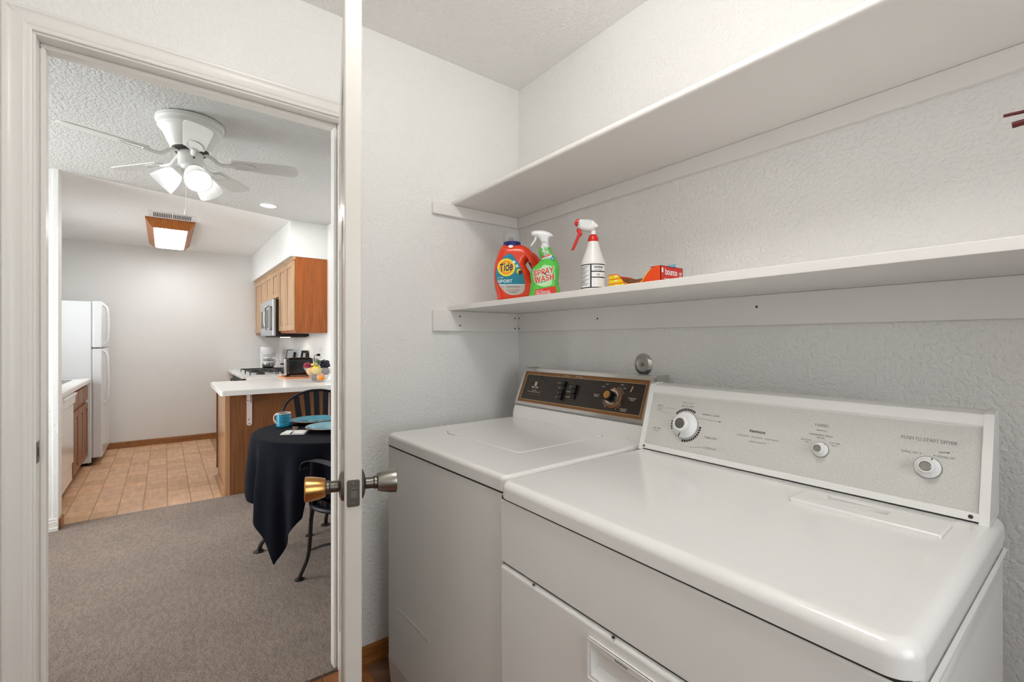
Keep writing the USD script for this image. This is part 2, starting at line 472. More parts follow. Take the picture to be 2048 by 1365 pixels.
# ------------------------------------------------------------------ the setting
ZL, ZK = 2.44, 2.355          # ceilings: laundry, dining and kitchen
YK = -.10                     # right wall of dining and kitchen
XB = -5.21                    # back wall of the kitchen
JL, JR, JT = -1.629, -.836, 2.056     # clear doorway
struct('wall_door', [bx(-.115, 0, -3.72, JL - .016, -.05, 2.56), bx(-.115, 0, JR + .016, 0, -.05, 2.56), bx(-.115, 0, JL - .016, JR + .016, JT + .016, 2.56)],
       'laundry_wall', 'white textured laundry wall with the open doorway in it', 'wall')
struct('wall_right', bx(-.115, 3.07, 0, .12, -.05, 2.56), 'laundry_wall', 'white textured wall behind the washer, dryer and shelves', 'wall')
struct('wall_left', bx(0, 3.07, -1.82, -1.70, -.05, 2.56), 'laundry_wall', 'laundry side wall just left of the doorway casing', 'wall')
VY0, VY1, VZ0, VZ1 = -1.60, -.56, .80, 2.04
struct('wall_near', [bx(2.95, 3.07, -1.70, VY0, -.05, 2.56), bx(2.95, 3.07, VY1, 0, -.05, 2.56), bx(2.95, 3.07, VY0, VY1, -.05, VZ0), bx(2.95, 3.07, VY0, VY1, VZ1, 2.56)], 'laundry_wall', 'laundry end wall behind the camera with the daylight window', 'wall')
struct('ceiling_laundry', bx(-.115, 3.07, -1.82, .12, ZL, 2.56), 'laundry_ceiling', 'white textured ceiling above the laundry shelves', 'ceiling')
struct('wall_back', bx(XB - .12, XB, -3.72, 0, -.05, 2.56), 'kitchen_wall', 'white wall at the far end of the kitchen', 'wall')
struct('wall_kitchen_right', bx(XB, -.115, YK, 0, -.05, 2.56), 'kitchen_wall', 'white kitchen wall behind the stove, toaster and fruit bowl', 'wall')
UX0, UX1, UZ0, UZ1 = -4.22, -3.22, 1.08, 1.96
struct('wall_kitchen_left', [bx(XB, UX0, -2.76, -2.64, -.05, 2.56), bx(UX1, -2.55, -2.76, -2.64, -.05, 2.56), bx(UX0, UX1, -2.76, -2.64, -.05, UZ0), bx(UX0, UX1, -2.76, -2.64, UZ1, 2.56)], 'kitchen_wall', 'kitchen wall behind the refrigerator and sink counter', 'wall')
# stub wall with its facing strip and white baseboard
struct('wall_stub', [bx(-2.55, -2.43, -3.6, -1.908, -.05, 2.56), bx(-2.43, -2.424, -1.932, -1.908, .085, ZK)], 'kitchen_wall', 'end of the narrow partition wall left of the kitchen tiles', 'wall')
struct('baseboard_stub', [bx(-2.43, -2.415, -3.6, -1.906, 0, .07, .004), bx(-2.43, -2.410, -3.6, -1.906, 0, .03, .004), bx(-2.43, -2.418, -3.6, -1.907, .07, .085, .003)], 'trim_paint', 'white baseboard at the foot of the partition wall', 'baseboard')
struct('trim_stub', bx(-2.55, -2.44, -1.908, -1.897, 0, .075, .003), 'oak_trim', 'short oak baseboard round the end of the partition wall', 'baseboard')
# dining left wall with an added window
WX0, WX1, WZ0, WZ1 = -2.38, -1.02, .75, 2.05
struct('wall_dining_left', [bx(-2.43, WX0, -3.72, -3.6, -.05, 2.56), bx(WX1, -.115, -3.72, -3.6, -.05, 2.56), bx(WX0, WX1, -3.72, -3.6, -.05, WZ0), bx(WX0, WX1, -3.72, -3.6, WZ1, 2.56)],
       'kitchen_wall', 'dining room wall with the daylight window, out of view', 'wall')
def window(name, label, M_, x0, x1, z0, z1):  # builds the added windows that frame the fill lights
    # built in local x (width), y (inward), z, then mapped by M_
    w = thing(name, label, 'window', (0, 0, 0), kind='structure')
    xm = (x0 + x1) / 2
    part(w, 'frame', [M_(bx(*b)) for b in ((x0, x0 + .04, -.08, 0, z0, z1), (x1 - .04, x1, -.08, 0, z0, z1), (x0 + .04, x1 - .04, -.08, 0, z0, z0 + .04), (x0 + .04, x1 - .04, -.08, 0, z1 - .04, z1))], 'window_frame')
    part(w, 'mullion', M_(bx(xm - .02, xm + .02, -.07, -.01, z0 + .04, z1 - .04)), 'window_frame')
    part(w, 'pane', M_(bx(x0 + .04, xm - .02, -.045, -.04, z0 + .04, z1 - .04)), 'window_glass')
    part(w, 'pane', M_(bx(xm + .02, x1 - .04, -.045, -.04, z0 + .04, z1 - .04)), 'window_glass')
window('window_1', 'added white framed dining room window, unseen, carrying a fill light', lambda m: at(m, 0, -3.60, 0), WX0, WX1, WZ0, WZ1)  # added window: its light brightens the dining area
window('window_2', 'added white framed laundry window behind the camera, carrying a fill light', lambda m: xf(m, (2.95, 0, 0), (0, 1, 0), (-1, 0, 0), (0, 0, 1)), VY0, VY1, VZ0, VZ1)  # added window: fill for the laundry walls and machines
window('window_3', 'added white framed kitchen window over the sink, unseen, carrying a fill light', lambda m: at(m, 0, -2.64, 0), UX0, UX1, UZ0, UZ1)  # added window: brightens the kitchen ceiling
# ceilings of dining and kitchen: the tone changes along a line from the partition to the soffit corner
def poly_slab(pts, z0, z1): return ext(Polygon(pts), z1 - z0, z0)
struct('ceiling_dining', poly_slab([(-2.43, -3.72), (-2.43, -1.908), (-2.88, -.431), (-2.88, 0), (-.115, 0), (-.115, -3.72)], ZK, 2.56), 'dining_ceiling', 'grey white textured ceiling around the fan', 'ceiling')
struct('ceiling_kitchen', poly_slab([(-2.43, -1.908), (-2.88, -.431), (-2.88, 0), (XB, 0), (XB, -2.70), (-2.43, -2.70)], ZK, 2.56), 'kitchen_ceiling', 'lighter textured kitchen ceiling around the wood framed light', 'ceiling')
struct('wall_soffit', bx(XB, -2.88, -.431, YK, 2.026, ZK), 'kitchen_wall', 'white boxed soffit above the oak wall cabinets', 'soffit')

# floors
struct('floor_carpet', bx(-2.535, -.035, -3.6, YK, -.05, .006), 'carpet', 'taupe carpet of the dining area', 'carpet')
fl = thing('floor_kitchen', 'tan tile floor of the kitchen', 'floor', kind='structure')
part(fl, 'grout', bx(XB, -2.535, -2.64, YK, -.05, -.0015), 'tile_base')
def ctile(x0, x1, y0, y1, top):
    g, c = .0022, .0025
    x0 += g; x1 -= g; y0 += g; y1 -= g
    return hull([(x0, y0, -.006), (x1, y0, -.006), (x1, y1, -.006), (x0, y1, -.006), (x0, y0, top - c), (x1, y0, top - c), (x1, y1, top - c), (x0, y1, top - c),
                 (x0 + c, y0 + c, top), (x1 - c, y0 + c, top), (x1 - c, y1 - c, top), (x0 + c, y1 - c, top)])
TP = .1457
for i in range(18):
    for j in range(8):
        x1 = -2.536 - i * .15; x0 = max(x1 - .15, XB + .001)
        y0 = -2.066 + j * TP
        y1 = y0 + TP
        if y1 > -.97 and x1 > -3.17: y1 = -.990
        if x1 - x0 < .02 or y1 - y0 < .02: continue
        part(fl, 'tile', ctile(x0, x1, y0, y1, .0), f'tile_tan_{rng.integers(4)}', smooth=False)
lf = thing('floor_laundry', 'rust brown tile floor of the laundry room', 'floor', kind='structure')
part(lf, 'grout', bx(-.035, 3.07, -1.82, .0, -.05, -.0015), 'grout_rust')
for i in range(12):
    for j in range(6):
        x0 = -.03 + i * .153; y0 = -1.66 + j * .153
        part(lf, 'tile', ctile(x0, x0 + .153, y0, y0 + .153, .0), f'tile_rust_{rng.integers(3)}', smooth=False)

# door casing (mitred), jamb and stops
prof = [(0, 0), (0, .008), (.004, .010), (.009, .0095), (.012, .012), (.016, .0135), (.022, .0115), (.034, .011), (.042, .0135), (.046, .0165), (.052, .017), (.055, .0155), (.056, 0)]
def casing(side, flip=1):
    """three mitred runs round the doorway; x = flip * height (wall face at base)"""
    yl, yr, zt = JL - .006, JR + .006, JT + .006
    base = 0.0 if flip > 0 else -.115
    V = []
    for wd, t in prof:
        x = base + flip * t
        a = {'l': [(x, yl - wd, 0), (x, yl - wd, zt + wd)], 'h': [(x, yl - wd, zt + wd), (x, yr + wd, zt + wd)], 'r': [(x, yr + wd, zt + wd), (x, yr + wd, 0)]}[side]
        V.append(a)
    V = np.array(V).reshape(-1, 3); n = len(prof); F = []
    for i in range(n):
        k = (i + 1) % n
        F += [(2 * i, 2 * k, 2 * k + 1), (2 * i, 2 * k + 1, 2 * i + 1)]
    for i in range(1, n - 1):
        F += [(0, 2 * (i + 1), 2 * i), (1, 2 * i + 1, 2 * (i + 1) + 1)]
    m = trimesh.Trimesh(V, F, process=False)
    m.fix_normals()
    return m
tr = thing('trim_1', 'white moulded casing round the laundry doorway', 'door casing', kind='structure')
for s in 'lhr': part(tr, 'casing_leg' if s != 'h' else 'casing_head', casing(s), 'trim_paint')
for s in 'lhr': part(tr, 'casing_leg' if s != 'h' else 'casing_head', casing(s, -1), 'trim_paint')
jb = thing('trim_2', 'white door jamb with stops lining the laundry doorway', 'door jamb', kind='structure')
part(jb, 'jamb_leg', bx(-.115, 0, JL - .016, JL, 0, JT, .001), 'trim_paint')
part(jb, 'jamb_leg', bx(-.115, 0, JR, JR + .016, 0, JT, .001), 'trim_paint')
part(jb, 'jamb_head', bx(-.115, 0, JL - .016, JR + .016, JT, JT + .016, .001), 'trim_paint')
part(jb, 'stop', bx(-.085, -.042, JL, JL + .012, 0, JT - .012, .003), 'trim_paint')
part(jb, 'stop', bx(-.085, -.042, JR - .012, JR, 0, JT - .012, .003), 'trim_paint')
part(jb, 'stop', bx(-.085, -.042, JL, JR, JT - .012, JT, .003), 'trim_paint')
sp = part(jb, 'strike_plate', cut(bx(-.034, -.004, JL - .001, JL + .0015, .91, .967, .0006), bx(-.026, -.012, JL - .01, JL + .01, .926, .951)), 'nickel_dark', 'dark metal strike plate on the left jamb')
part(sp, 'strike_hole', bx(-.0265, -.0115, JL - .0012, JL + .0004, .9255, .9515), 'seam_dark')
# oak baseboards
def board_y(y0, y1, x, s=1):
    return prism_y([(x, 0), (x + s * .013, 0), (x + s * .013, .022), (x + s * .010, .03), (x + s * .010, .055), (x + s * .006, .066), (x + s * .003, .072), (x, .072)], y0, y1)
struct('baseboard_door', board_y(JR + .064, -.002, .0), 'oak_trim', 'oak baseboard between the door casing and the washer', 'baseboard')
struct('baseboard_back', board_y(-2.62, -.68, XB), 'oak_trim', 'oak baseboard along the far kitchen wall', 'baseboard')

# ------------------------------------------------------------------ the door
DA = math.degrees(math.atan2(-.268, .963))
dr = thing('door_1', 'white panelled door standing open edge-on, with brass and nickel knobs', 'door', (.022, -.850, 0), DA, kind='structure')
DW, DT, DH = .760, .035, 2.03
z0, z1 = .012, DH
sw, rails = .11, [(.012, .24), (.80, .93), (1.55, 1.66), (1.90, 2.03)]
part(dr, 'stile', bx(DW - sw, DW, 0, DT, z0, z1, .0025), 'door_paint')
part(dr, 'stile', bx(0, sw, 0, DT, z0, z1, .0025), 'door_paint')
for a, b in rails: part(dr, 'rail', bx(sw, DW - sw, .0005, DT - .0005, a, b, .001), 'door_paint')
mid = DW / 2
for (a, b) in zip([r[1] for r in rails[:-1]], [r[0] for r in rails[1:]]):
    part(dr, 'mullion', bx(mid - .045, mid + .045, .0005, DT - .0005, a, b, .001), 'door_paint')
    for xa, xb in ((sw, mid - .045), (mid + .045, DW - sw)):
        core = bx(xa, xb, .010, DT - .010, a, b)
        fields, sticking = [], []
        for yy, s in ((.010, -1), (DT - .010, 1)):
            fields.append(hull([(x, yy, z) for x in (xa + .018, xb - .018) for z in (a + .018, b - .018)] + [(x, yy + s * .007, z) for x in (xa + .05, xb - .05) for z in (a + .05, b - .05)]))
            o = sbox(xa, a, xb, b)
            for k, (ins, hh) in enumerate(((.004, .0085), (.008, .0065), (.012, .004))):
                q = o.difference(o.buffer(-ins, join_style=2))
                sticking.append(xf(ext(q, hh), (0, yy, 0), (1, 0, 0), (0, 0, 1), (0, s, 0)))
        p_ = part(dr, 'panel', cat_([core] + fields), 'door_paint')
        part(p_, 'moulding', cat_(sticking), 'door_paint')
# hinges
for hz in (.25, 1.02, 1.80):
    part(dr, 'hinge', [cyl((-.004, DT + .004, hz - .045), (-.004, DT + .004, hz + .045), .006, n=12), bx(-.002, .0, 0.003, DT, hz - .045, hz + .045)], 'nickel')
# knobs: profile along the axis
KX, KZ = DW - .062, .915
rose = [(0, 0), (.033, 0), (.033, .002), (.031, .006), (.024, .009), (.014, .011), (.0125, .012), (.0125, .028), (.0145, .030), (.0145, .036), (.010, .038)]
knob_p = [(.010, .036), (.0195, .0375), (.0212, .042), (.0235, .052), (.0260, .066), (.0272, .076), (.0268, .0785), (.0245, .0795), (.0238, .0785), (0, .0785)]
for yy, d, km, lab in ((0, (0, -1, 0), 'brass', 'brass door knob on the left face'), (DT, (0, 1, 0), 'nickel', 'brushed nickel door knob on the right face')):
    k = part(dr, 'knob', along(lathe(knob_p, 40), (KX, yy, KZ), d), km, lab)
    part(k, 'rose', along(lathe(rose, 36), (KX, yy, KZ), d), 'nickel_dark')
    part(k, 'keyhole_disc', along(lathe([(0, .0784), (.009, .0784), (.009, .0795), (0, .0795)], 20), (KX, yy, KZ), d), 'nickel')
fp = pillow(np.array(sbox(-.013, -.0285, .013, .0285).buffer(-.004).buffer(.004, 6).exterior.coords)[:-1], .003, .0008)
lp = part(dr, 'latch_plate', xf(fp, (DW + .0006, DT / 2, KZ), (0, 1, 0), (0, 0, 1), (1, 0, 0)), 'nickel_dark', 'dark steel latch plate in the door edge')
bolt = hull([(DW + .001, DT / 2 + y * .0075, KZ + z) for y in (-1, 1) for z in (-.009, .009)] + [(DW + .011, DT / 2 + .004 + y * .0035, KZ + z * .8) for y in (-1, 1) for z in (-.009, .009)])
part(lp, 'latch_bolt', bolt, 'nickel')
for s in (-.021, .021): part(lp, 'screw', along(lathe([(0, 0), (.003, 0), (.0025, .001), (0, .0012)], 12), (DW + .0021, DT / 2, KZ + s), (1, 0, 0)), 'nickel')

# ------------------------------------------------------------------ laundry shelves and cleats
SX = 2.945
def bull(y0, y1, zb, zt, r):
    P = [(y1, zb), (y1, zt)]
    P += [(y0 + r - r * math.sin(a), zt - r + r * math.cos(a)) for a in np.linspace(0, math.pi / 2, 6)]
    P += [(y0 + r - r * math.cos(a), zb + r - r * math.sin(a)) for a in np.linspace(0, math.pi / 2, 6)]
    return P
sh = thing('wall_shelf', 'upper white shelf board with a rounded front edge', 'shelf')
part(sh, 'board', prism_x(bull(-.362, -.001, 1.8225, 1.8415, .001), .001, SX), 'shelf_paint')
part(sh, 'front_edge', prism_x(bull(-.370, -.362, 1.822, 1.842, .0078), .001, SX), 'shelf_edge')
sh = thing('wall_shelf', 'lower white shelf board carrying the bottles and dryer sheet box', 'shelf')
part(sh, 'board', prism_x(bull(-.383, -.001, 1.3685, 1.3875, .001), .001, SX), 'shelf_paint')
part(sh, 'front_edge', prism_x(bull(-.387, -.383, 1.368, 1.388, .0015), .001, SX), 'shelf_edge')
def screws(parent, pts, n):
    for p in pts: part(parent, 'screw', along(lathe([(0, 0), (.0035, 0), (.003, .0012), (0, .0014)], 10), p, n), 'seam_dark')
c = thing('shelf_cleat', 'short thin white cleat under the upper shelf on the doorway wall', 'shelf support')
part(c, 'strip', bx(.0, .018, -.463, -.019, 1.773, 1.822, .0015), 'shelf_paint')
c = thing('shelf_cleat', 'long thin white cleat under the upper shelf on the back wall', 'shelf support')
part(c, 'strip', bx(.0, SX, -.018, 0, 1.774, 1.8222, .0015), 'shelf_paint')
c = thing('shelf_cleat', 'short wide white board under the lower shelf on the doorway wall', 'shelf support')
part(c, 'strip', bx(.0, .018, -.463, -.019, 1.280, 1.368, .0015), 'shelf_paint')
screws(c, [(.018, -.335, 1.345), (.018, -.335, 1.305), (.018, -.035, 1.345), (.018, -.035, 1.297)], (1, 0, 0))
c = thing('shelf_cleat', 'long wide white board under the lower shelf on the back wall', 'shelf support')
part(c, 'strip', bx(.0, SX, -.018, 0, 1.282, 1.3682, .0015), 'shelf_paint')
screws(c, [(.028, -.018, 1.345), (.028, -.018, 1.297), (.52, -.018, 1.325), (1.12, -.018, 1.335)], (0, -1, 0))

# chrome cover plate on the wall
c = thing('cover_plate', 'round chrome cover plate on the wall above the washer', 'cover plate')
part(c, 'disc', along(lathe([(0, 0), (.0385, 0), (.0385, .002), (.033, .006), (.026, .0085), (.0255, .0075), (0, .0075)], 40), (.722, 0, 1.155), (0, -1, 0)), 'chrome')
part(c, 'screw', along(lathe([(0, .007), (.0075, .007), (.0065, .0095), (.003, .0105), (0, .0095)], 16), (.722, 0, 1.155), (0, -1, 0)), 'nickel')

# red two-pronged hook at the right edge
h = thing('wall_hook', 'dark red two-pronged hook at the right edge between the shelves', 'hook')
part(h, 'base_plate', rbx(1.80, 1.88, -.012, 0, 1.56, 1.70, .006), 'hook_red')
part(h, 'prong', tube(curve([(1.845, -.008, 1.66), (1.80, -.12, 1.672), (1.725, -.185, 1.655), (1.66, -.198, 1.628), (1.619, -.20, 1.627)], 30), np.linspace(.004, .0026, 30)[:len(curve([(0, 0, 0), (1, 0, 0), (2, 0, 0), (3, 0, 0), (4, 0, 0)], 30))], 10), 'hook_red')
part(h, 'prong', tube(curve([(1.835, -.008, 1.60), (1.80, -.12, 1.645), (1.73, -.185, 1.628), (1.67, -.198, 1.611), (1.629, -.20, 1.607)], 30), .0052, 12), 'hook_red')

# laundry ceiling light (out of frame, above the camera)
h = thing('ceiling_light', 'round glass dome light in the middle of the laundry ceiling', 'ceiling light', (1.25, -.98, ZL))
part(h, 'base', lathe([(0, -.024), (.150, -.024), (.158, -.016), (.158, 0), (0, 0)], 40), 'white_plastic')
part(h, 'dome', lathe([(0, -.18), (.045, -.177), (.09, -.162), (.125, -.130), (.144, -.08), (.148, -.0245)], 40), 'dome_glow')

# ------------------------------------------------------------------ washer
def face_frame(b, t):
    """origin (x=0) and axes of a sloped console face running along x; b, t: (y, z) of its lower and upper edge"""
    o = np.array([0, b[0], b[1]]); ut = np.array([0, t[0] - b[0], t[1] - b[1]]); L = np.linalg.norm(ut); ut = ut / L
    ux = np.array([1.0, 0, 0]); n = np.cross(ux, ut)
    return o, ux, ut, n, L
def onface(F, m, s, t, h=0.0):
    o, ux, ut, n, L = F
    return xf(m, o + ux * s + ut * t + n * h, ux, ut, n)

ZT = .925
wa = thing('washing_machine', 'white top loading washer with a dark brown control panel', 'washing machine', (.235, -.75, 0), 2.0)
W = .653
rw = []
body = hull([(x + dx, y + dy, z) for z in (.165, .881) for x, sx in ((0, 1), (W, -1)) for y, sy in ((0, 1), (.60, -1))
             for dx, dy in [(sx * .012 * (1 - math.cos(a)), sy * .012 * (1 - math.sin(a))) for a in np.radians((0, 22, 45, 67, 90))]])
bev = hull([(x, y, z) for x in (.004, W - .004) for y in (.006, .596) for z in (.886, .8865)])
part(wa, 'cabinet', body, 'enamel')
kick = hull([(x, y, .022) for x in (.012, W - .012) for y in (.012, .585)] + [(x, y, .12) for x in (.012, W - .012) for y in (.012, .585)] + [(x, y, .165) for x in (.001, W - .001) for y in (.002, .598)])
part(wa, 'kick_panel', kick, 'enamel')
# pressed outlines on the front
for x0, x1, zz in ((.07, .29, .36), (.40, .62, .30)):
    part(wa, 'pressed_rib', prism_x([(.0005, zz - .010), (-.0014, zz), (.0005, zz + .010)], x0, x1), 'enamel')
part(wa, 'top_gap', bx(.003, W - .003, .0025, .597, .879, .8885), 'seam_dark')
lx0, lx1, ly0, ly1 = .105, .50, .165, .535
top = rslab(-.001, W + .001, -.004, .604, .888, ZT, .022, .012)
top = cut(top, rslab(lx0 - .003, lx1 + .003, ly0 - .003, ly1 + .003, ZT - .008, ZT + .02, .022, .001), hull([(lx0 + .01, ly0 - .02, ZT + .001), (lx0 + .075, ly0 - .02, ZT + .001), (lx0 + .01, ly0 + .01, ZT + .001), (lx0 + .085, ly0 + .01, ZT + .001), (lx0 + .03, ly0 + .01, ZT - .008), (lx0 + .07, ly0 + .01, ZT - .008)]))
part(wa, 'top', top, 'enamel')
ld = part(wa, 'lid', rslab(lx0, lx1, ly0, ly1, ZT - .012, ZT + .0008, .02, .003), 'enamel')
Fw = face_frame((.568, .976), (.628, 1.12))
# riser below the console and the console body
part(wa, 'console_base', prism_x([(.548, ZT - .002), (.552, .952), (.560, .972), (.60, .976), (.70, .976), (.70, ZT - .002)], .004, W - .004), 'enamel')
cons = prism_x([(.566, .974), (.573, .979), (.6265, 1.112), (.640, 1.122), (.70, 1.122), (.70, .974)], .0, W - .02)
part(wa, 'console', cons, 'enamel')
LW = Fw[4]
CW = W - .02
fr = sbox(0, 0, CW, LW).difference(sbox(.013, .012, CW - .013, LW - .013))
part(wa, 'console_trim', [onface(Fw, ext(fr, .012), 0, 0, -.004)], 'chrome', 'bright chrome trim round the control panel')
for xx in (-.002, CW - .001):
    part(wa, 'end_cap', prism_x([(.556, .968), (.563, .968), (.632, 1.126), (.70, 1.126), (.70, .968)], xx, xx + .003), 'chrome')
part(wa, 'panel_border', onface(Fw, ext(sbox(.013, .012, CW - .013, LW - .013), .004), 0, 0, .0), 'border_brown', 'copper brown border of the control panel')
g0 = (.024, .023, CW - .024, LW - .025)
pn = part(wa, 'control_panel', onface(Fw, ext(sbox(*g0), .0012), 0, 0, .004), 'panel_brown', 'dark brown control panel face')
part(pn, 'pinstripe', onface(Fw, ext(sbox(*g0).difference(sbox(g0[0] + .0018, g0[1] + .0018, g0[2] - .0018, g0[3] - .0018)), .0008), 0, 0, .0048), 'gold')
eb = sbox(.052, .048, .134, .106)
part(pn, 'emblem_box', onface(Fw, ext(eb.difference(eb.buffer(-.0009, join_style=2)), .0004), 0, 0, .0052), 'border_brown')
lg = sbox(-.0065, -.0085, .0065, .0085).difference(Point(0, .001).buffer(.0045)).union(sbox(-.003, -.001, .003, .003))
part(pn, 'emblem', onface(Fw, ext(lg, .0004), .092, .0925, .0052), 'print_cream', 'small square emblem')
def wtext(s, h, x, t, **k): part(pn, 'lettering', onface(Fw, text(s, h, .0004, **k), x, t, .0052), 'print_cream', smooth=False)
wtext('MAYTAG', .0066, .092, .0745, bold=True)
wtext('HEAVY DUTY', .0030, .092, .0635)
wtext('LARGE LOAD SUPER CAPACITY', .0030, .092, .057, width=.074)
for s, t in (('EX LARGE', .1055), ('LARGE', .0865), ('MED', .068), ('SMALL', .0495)): wtext(s, .0036, .236, t - .0015, align='r')
for s, t in (('HOT/COLD', .0955), ('WARM/COLD', .0755), ('COLD/COLD', .0555)): wtext(s, .0036, .302, t - .0015, align='r')
wtext('WATER LEVEL', .0032, .251, .1345, width=.028); wtext('TEMPERATURE', .0032, .313, .1345, width=.034)
for s, x, t in (('REGULAR', .416, .077), ('FABRICS', .416, .071), ('PERMANENT', .567, .077), ('PRESS', .567, .071), ('DELICATE', .542, .038), ('FABRICS', .542, .032)): wtext(s, .0040, x, t - .0015)
for s, x, t in (('OFF', .452, .117), ('SPIN', .437, .108), ('RINSE', .515, .119), ('SOAK', .528, .108)): wtext(s, .003, x, t)
for k, t in enumerate((.1045, .0860, .0675, .0490)):
    part(wa, 'push_button', onface(Fw, bx(-.0095, .0095, -.0085, .0085, 0, .013 if k != 1 else .008, .0015), .2505, t, .005), 'black_gloss')
for k, t in enumerate((.0945, .0765, .0585)):
    part(wa, 'push_button', onface(Fw, bx(-.0095, .0095, -.0085, .0085, 0, .013 if k != 2 else .008, .0015), .3115, t, .005), 'black_gloss')
dl = part(wa, 'dial', onface(Fw, lathe([(0, 0), (.036, 0), (.036, .003), (.033, .0045), (.030, .0045), (0, .0045)], 40), .490, .0725, .005), 'border_brown', 'copper timer dial ring')
part(dl, 'dial_skirt', onface(Fw, lathe([(0, .004), (.029, .004), (.027, .009), (.020, .010), (0, .010)], 40), .490, .0725, .005), 'chrome')
part(dl, 'dial_knob', onface(Fw, lathe([(0, .009), (.0205, .009), (.019, .014), (.0185, .036), (.0175, .038), (.0135, .038), (0, .0375)], 40), .490, .0725, .005), 'black_gloss', 'black timer knob')
part(dl, 'dial_insert', onface(Fw, lathe([(0, .0374), (.0132, .0374), (.0132, .0384), (.004, .0388), (0, .0388)], 32), .490, .0725, .005), 'brass')
part(dl, 'pointer', onface(Fw, ext(Polygon([(-.004, .022), (.004, .022), (0, .034)]), .003), .490, .0725, .0092), 'print_cream')
tk = [affinity.translate(affinity.rotate(sbox(-.0006, .0375, .0006, .0375 + (.005 if k % 3 else .0075)), a, origin=(0, 0)), .490, .0725) for k, a in enumerate(list(range(-62, -10, 9)) + list(range(-150, -105, 9)) + list(range(108, 150, 9)))]
part(pn, 'dial_marks', onface(Fw, cat_([ext(q, .0004) for q in tk]), 0, 0, .0052), 'print_cream')
part(wa, 'indicator_lamp', onface(Fw, ext(Polygon([(-.004, -.010), (.001, -.010), (.005, .010), (0, .010)]), .0012), .556, .1085, .005), 'gold')
for sx_ in (.05, W - .05):
    for sy_ in (.05, .55): part(wa, 'foot', cyl((sx_, sy_, 0), (sx_, sy_, .024), .016, n=12), 'black_matte')

# ------------------------------------------------------------------ dryer
dy = thing('dryer', 'wide white clothes dryer with a speckled grey control panel', 'dryer', (.893, -.75, 0))
D = .722
def rcbody(x0, x1, y0, y1, z0, z1, r):
    return hull([(x + sx * r * (1 - math.cos(a)), y + sy * r * (1 - math.sin(a)), z) for z in (z0, z1) for x, sx in ((x0, 1), (x1, -1)) for y, sy in ((y0, 1), (y1, -1)) for a in np.radians((0, 22, 45, 67, 90))])
part(dy, 'cabinet', rcbody(.001, D - .001, .006, .60, .03, .883, .01), 'enamel')
# side pressings on the right side
sp_ = part(dy, 'side_panel', hull([(D - .002, y, z) for y in (.045, .565) for z in (.10, .845)] + [(D + .0025, y, z) for y in (.06, .55) for z in (.115, .83)]), 'enamel')
part(dy, 'side_rib', prism_y([(D + .001, .862), (D + .005, .866), (D + .001, .870)], .02, .59), 'enamel')
part(dy, 'front_panel', xf(rslab(.0, D, .7395, .8825, -.012, 0.0, .006, .0055), (0, 0, 0), (1, 0, 0), (0, 0, 1), (0, -1, 0)), 'enamel')
# door panel with recessed handle
hx0, hx1, hz0, hz1 = .276, .52, .640, .712
door = xf(rslab(.0, D, .09, .7360, -.014, 0.002, .010, .0095), (0, 0, 0), (1, 0, 0), (0, 0, 1), (0, -1, 0))
pocket = hull([(x, y, z) for x, y, z in ((hx0 + .012, -.01, hz0 + .012), (hx1 - .012, -.01, hz0 + .012), (hx0 + .012, -.01, hz1 - .012), (hx1 - .012, -.01, hz1 - .012), (hx0 + .02, .05, hz1 - .012), (hx1 - .02, .05, hz1 - .012), (hx0 + .02, .05, hz1 - .02), (hx1 - .02, .05, hz1 - .02))])
dp = part(dy, 'door', cut(door, bx(hx0 + .006, hx1 - .006, -.02, .03, hz0 + .006, hz1 - .006)), 'enamel')
hf = Polygon(sbox(hx0, hz0, hx1, hz1).exterior.coords)
ring_ = hf.difference(sbox(hx0 + .009, hz0 + .009, hx1 - .009, hz1 - .012))
part(dp, 'handle_frame', [xf(ext(ring_, .007), (0, 0, 0), (1, 0, 0), (0, 0, 1), (0, -1, 0)), xf(ext(hf.difference(hf.buffer(-.003, join_style=2)), .0035), (0, -.0055, 0), (1, 0, 0), (0, 0, 1), (0, -1, 0))], 'enamel', 'raised frame round the recessed door handle')
hw = []
zi0, zi1, xi0, xi1 = hz0 + .009, hz1 - .012, hx0 + .009, hx1 - .009
hw.append(trimesh.Trimesh([(xi0, -.006, zi0), (xi1, -.006, zi0), (xi1 - .012, .030, zi1 - .008), (xi0 + .012, .030, zi1 - .008), (xi0, -.006, zi1), (xi1, -.006, zi1), (xi0 + .012, .030, zi1 - .002), (xi1 - .012, .030, zi1 - .002)],
    [(0, 1, 2), (0, 2, 3), (0, 3, 6), (0, 6, 4), (1, 7, 2), (1, 5, 7), (4, 6, 7), (4, 7, 5), (3, 2, 7), (3, 7, 6)], process=False))
part(dp, 'handle_recess', hw, 'enamel', smooth=False)
part(dp, 'lettering', xf(text('Kenmore', .0046, .0004, slant=.15), (hx0 + .075, -.0071, hz1 - .0088), (1, 0, 0), (0, 0, 1), (0, -1, 0)), 'print_grey', smooth=False)
for hx_ in (.12, .33): part(dy, 'door_bumper', at(lathe([(0, 0), (.0028, 0), (.0028, .0022), (0, .0022)], 12), hx_, -.001, .7355), 'seam_dark')
part(dy, 'front_gap', bx(.004, D - .004, .006, .014, .728, .748), 'seam_dark')
part(dy, 'top_gap', bx(.004, D - .004, .002, .595, .877, .8885), 'seam_dark')
top = rslab(-.002, D + .003, -.006, .602, .888, ZT, .032, .018, 8)
inset = hull([(x, y, ZT + .001) for x in (.040, D - .040) for y in (.040, .505)] + [(x, y, ZT - .0018) for x in (.05, D - .05) for y in (.05, .50)])
part(dy, 'top', cut(top, inset), 'enamel')
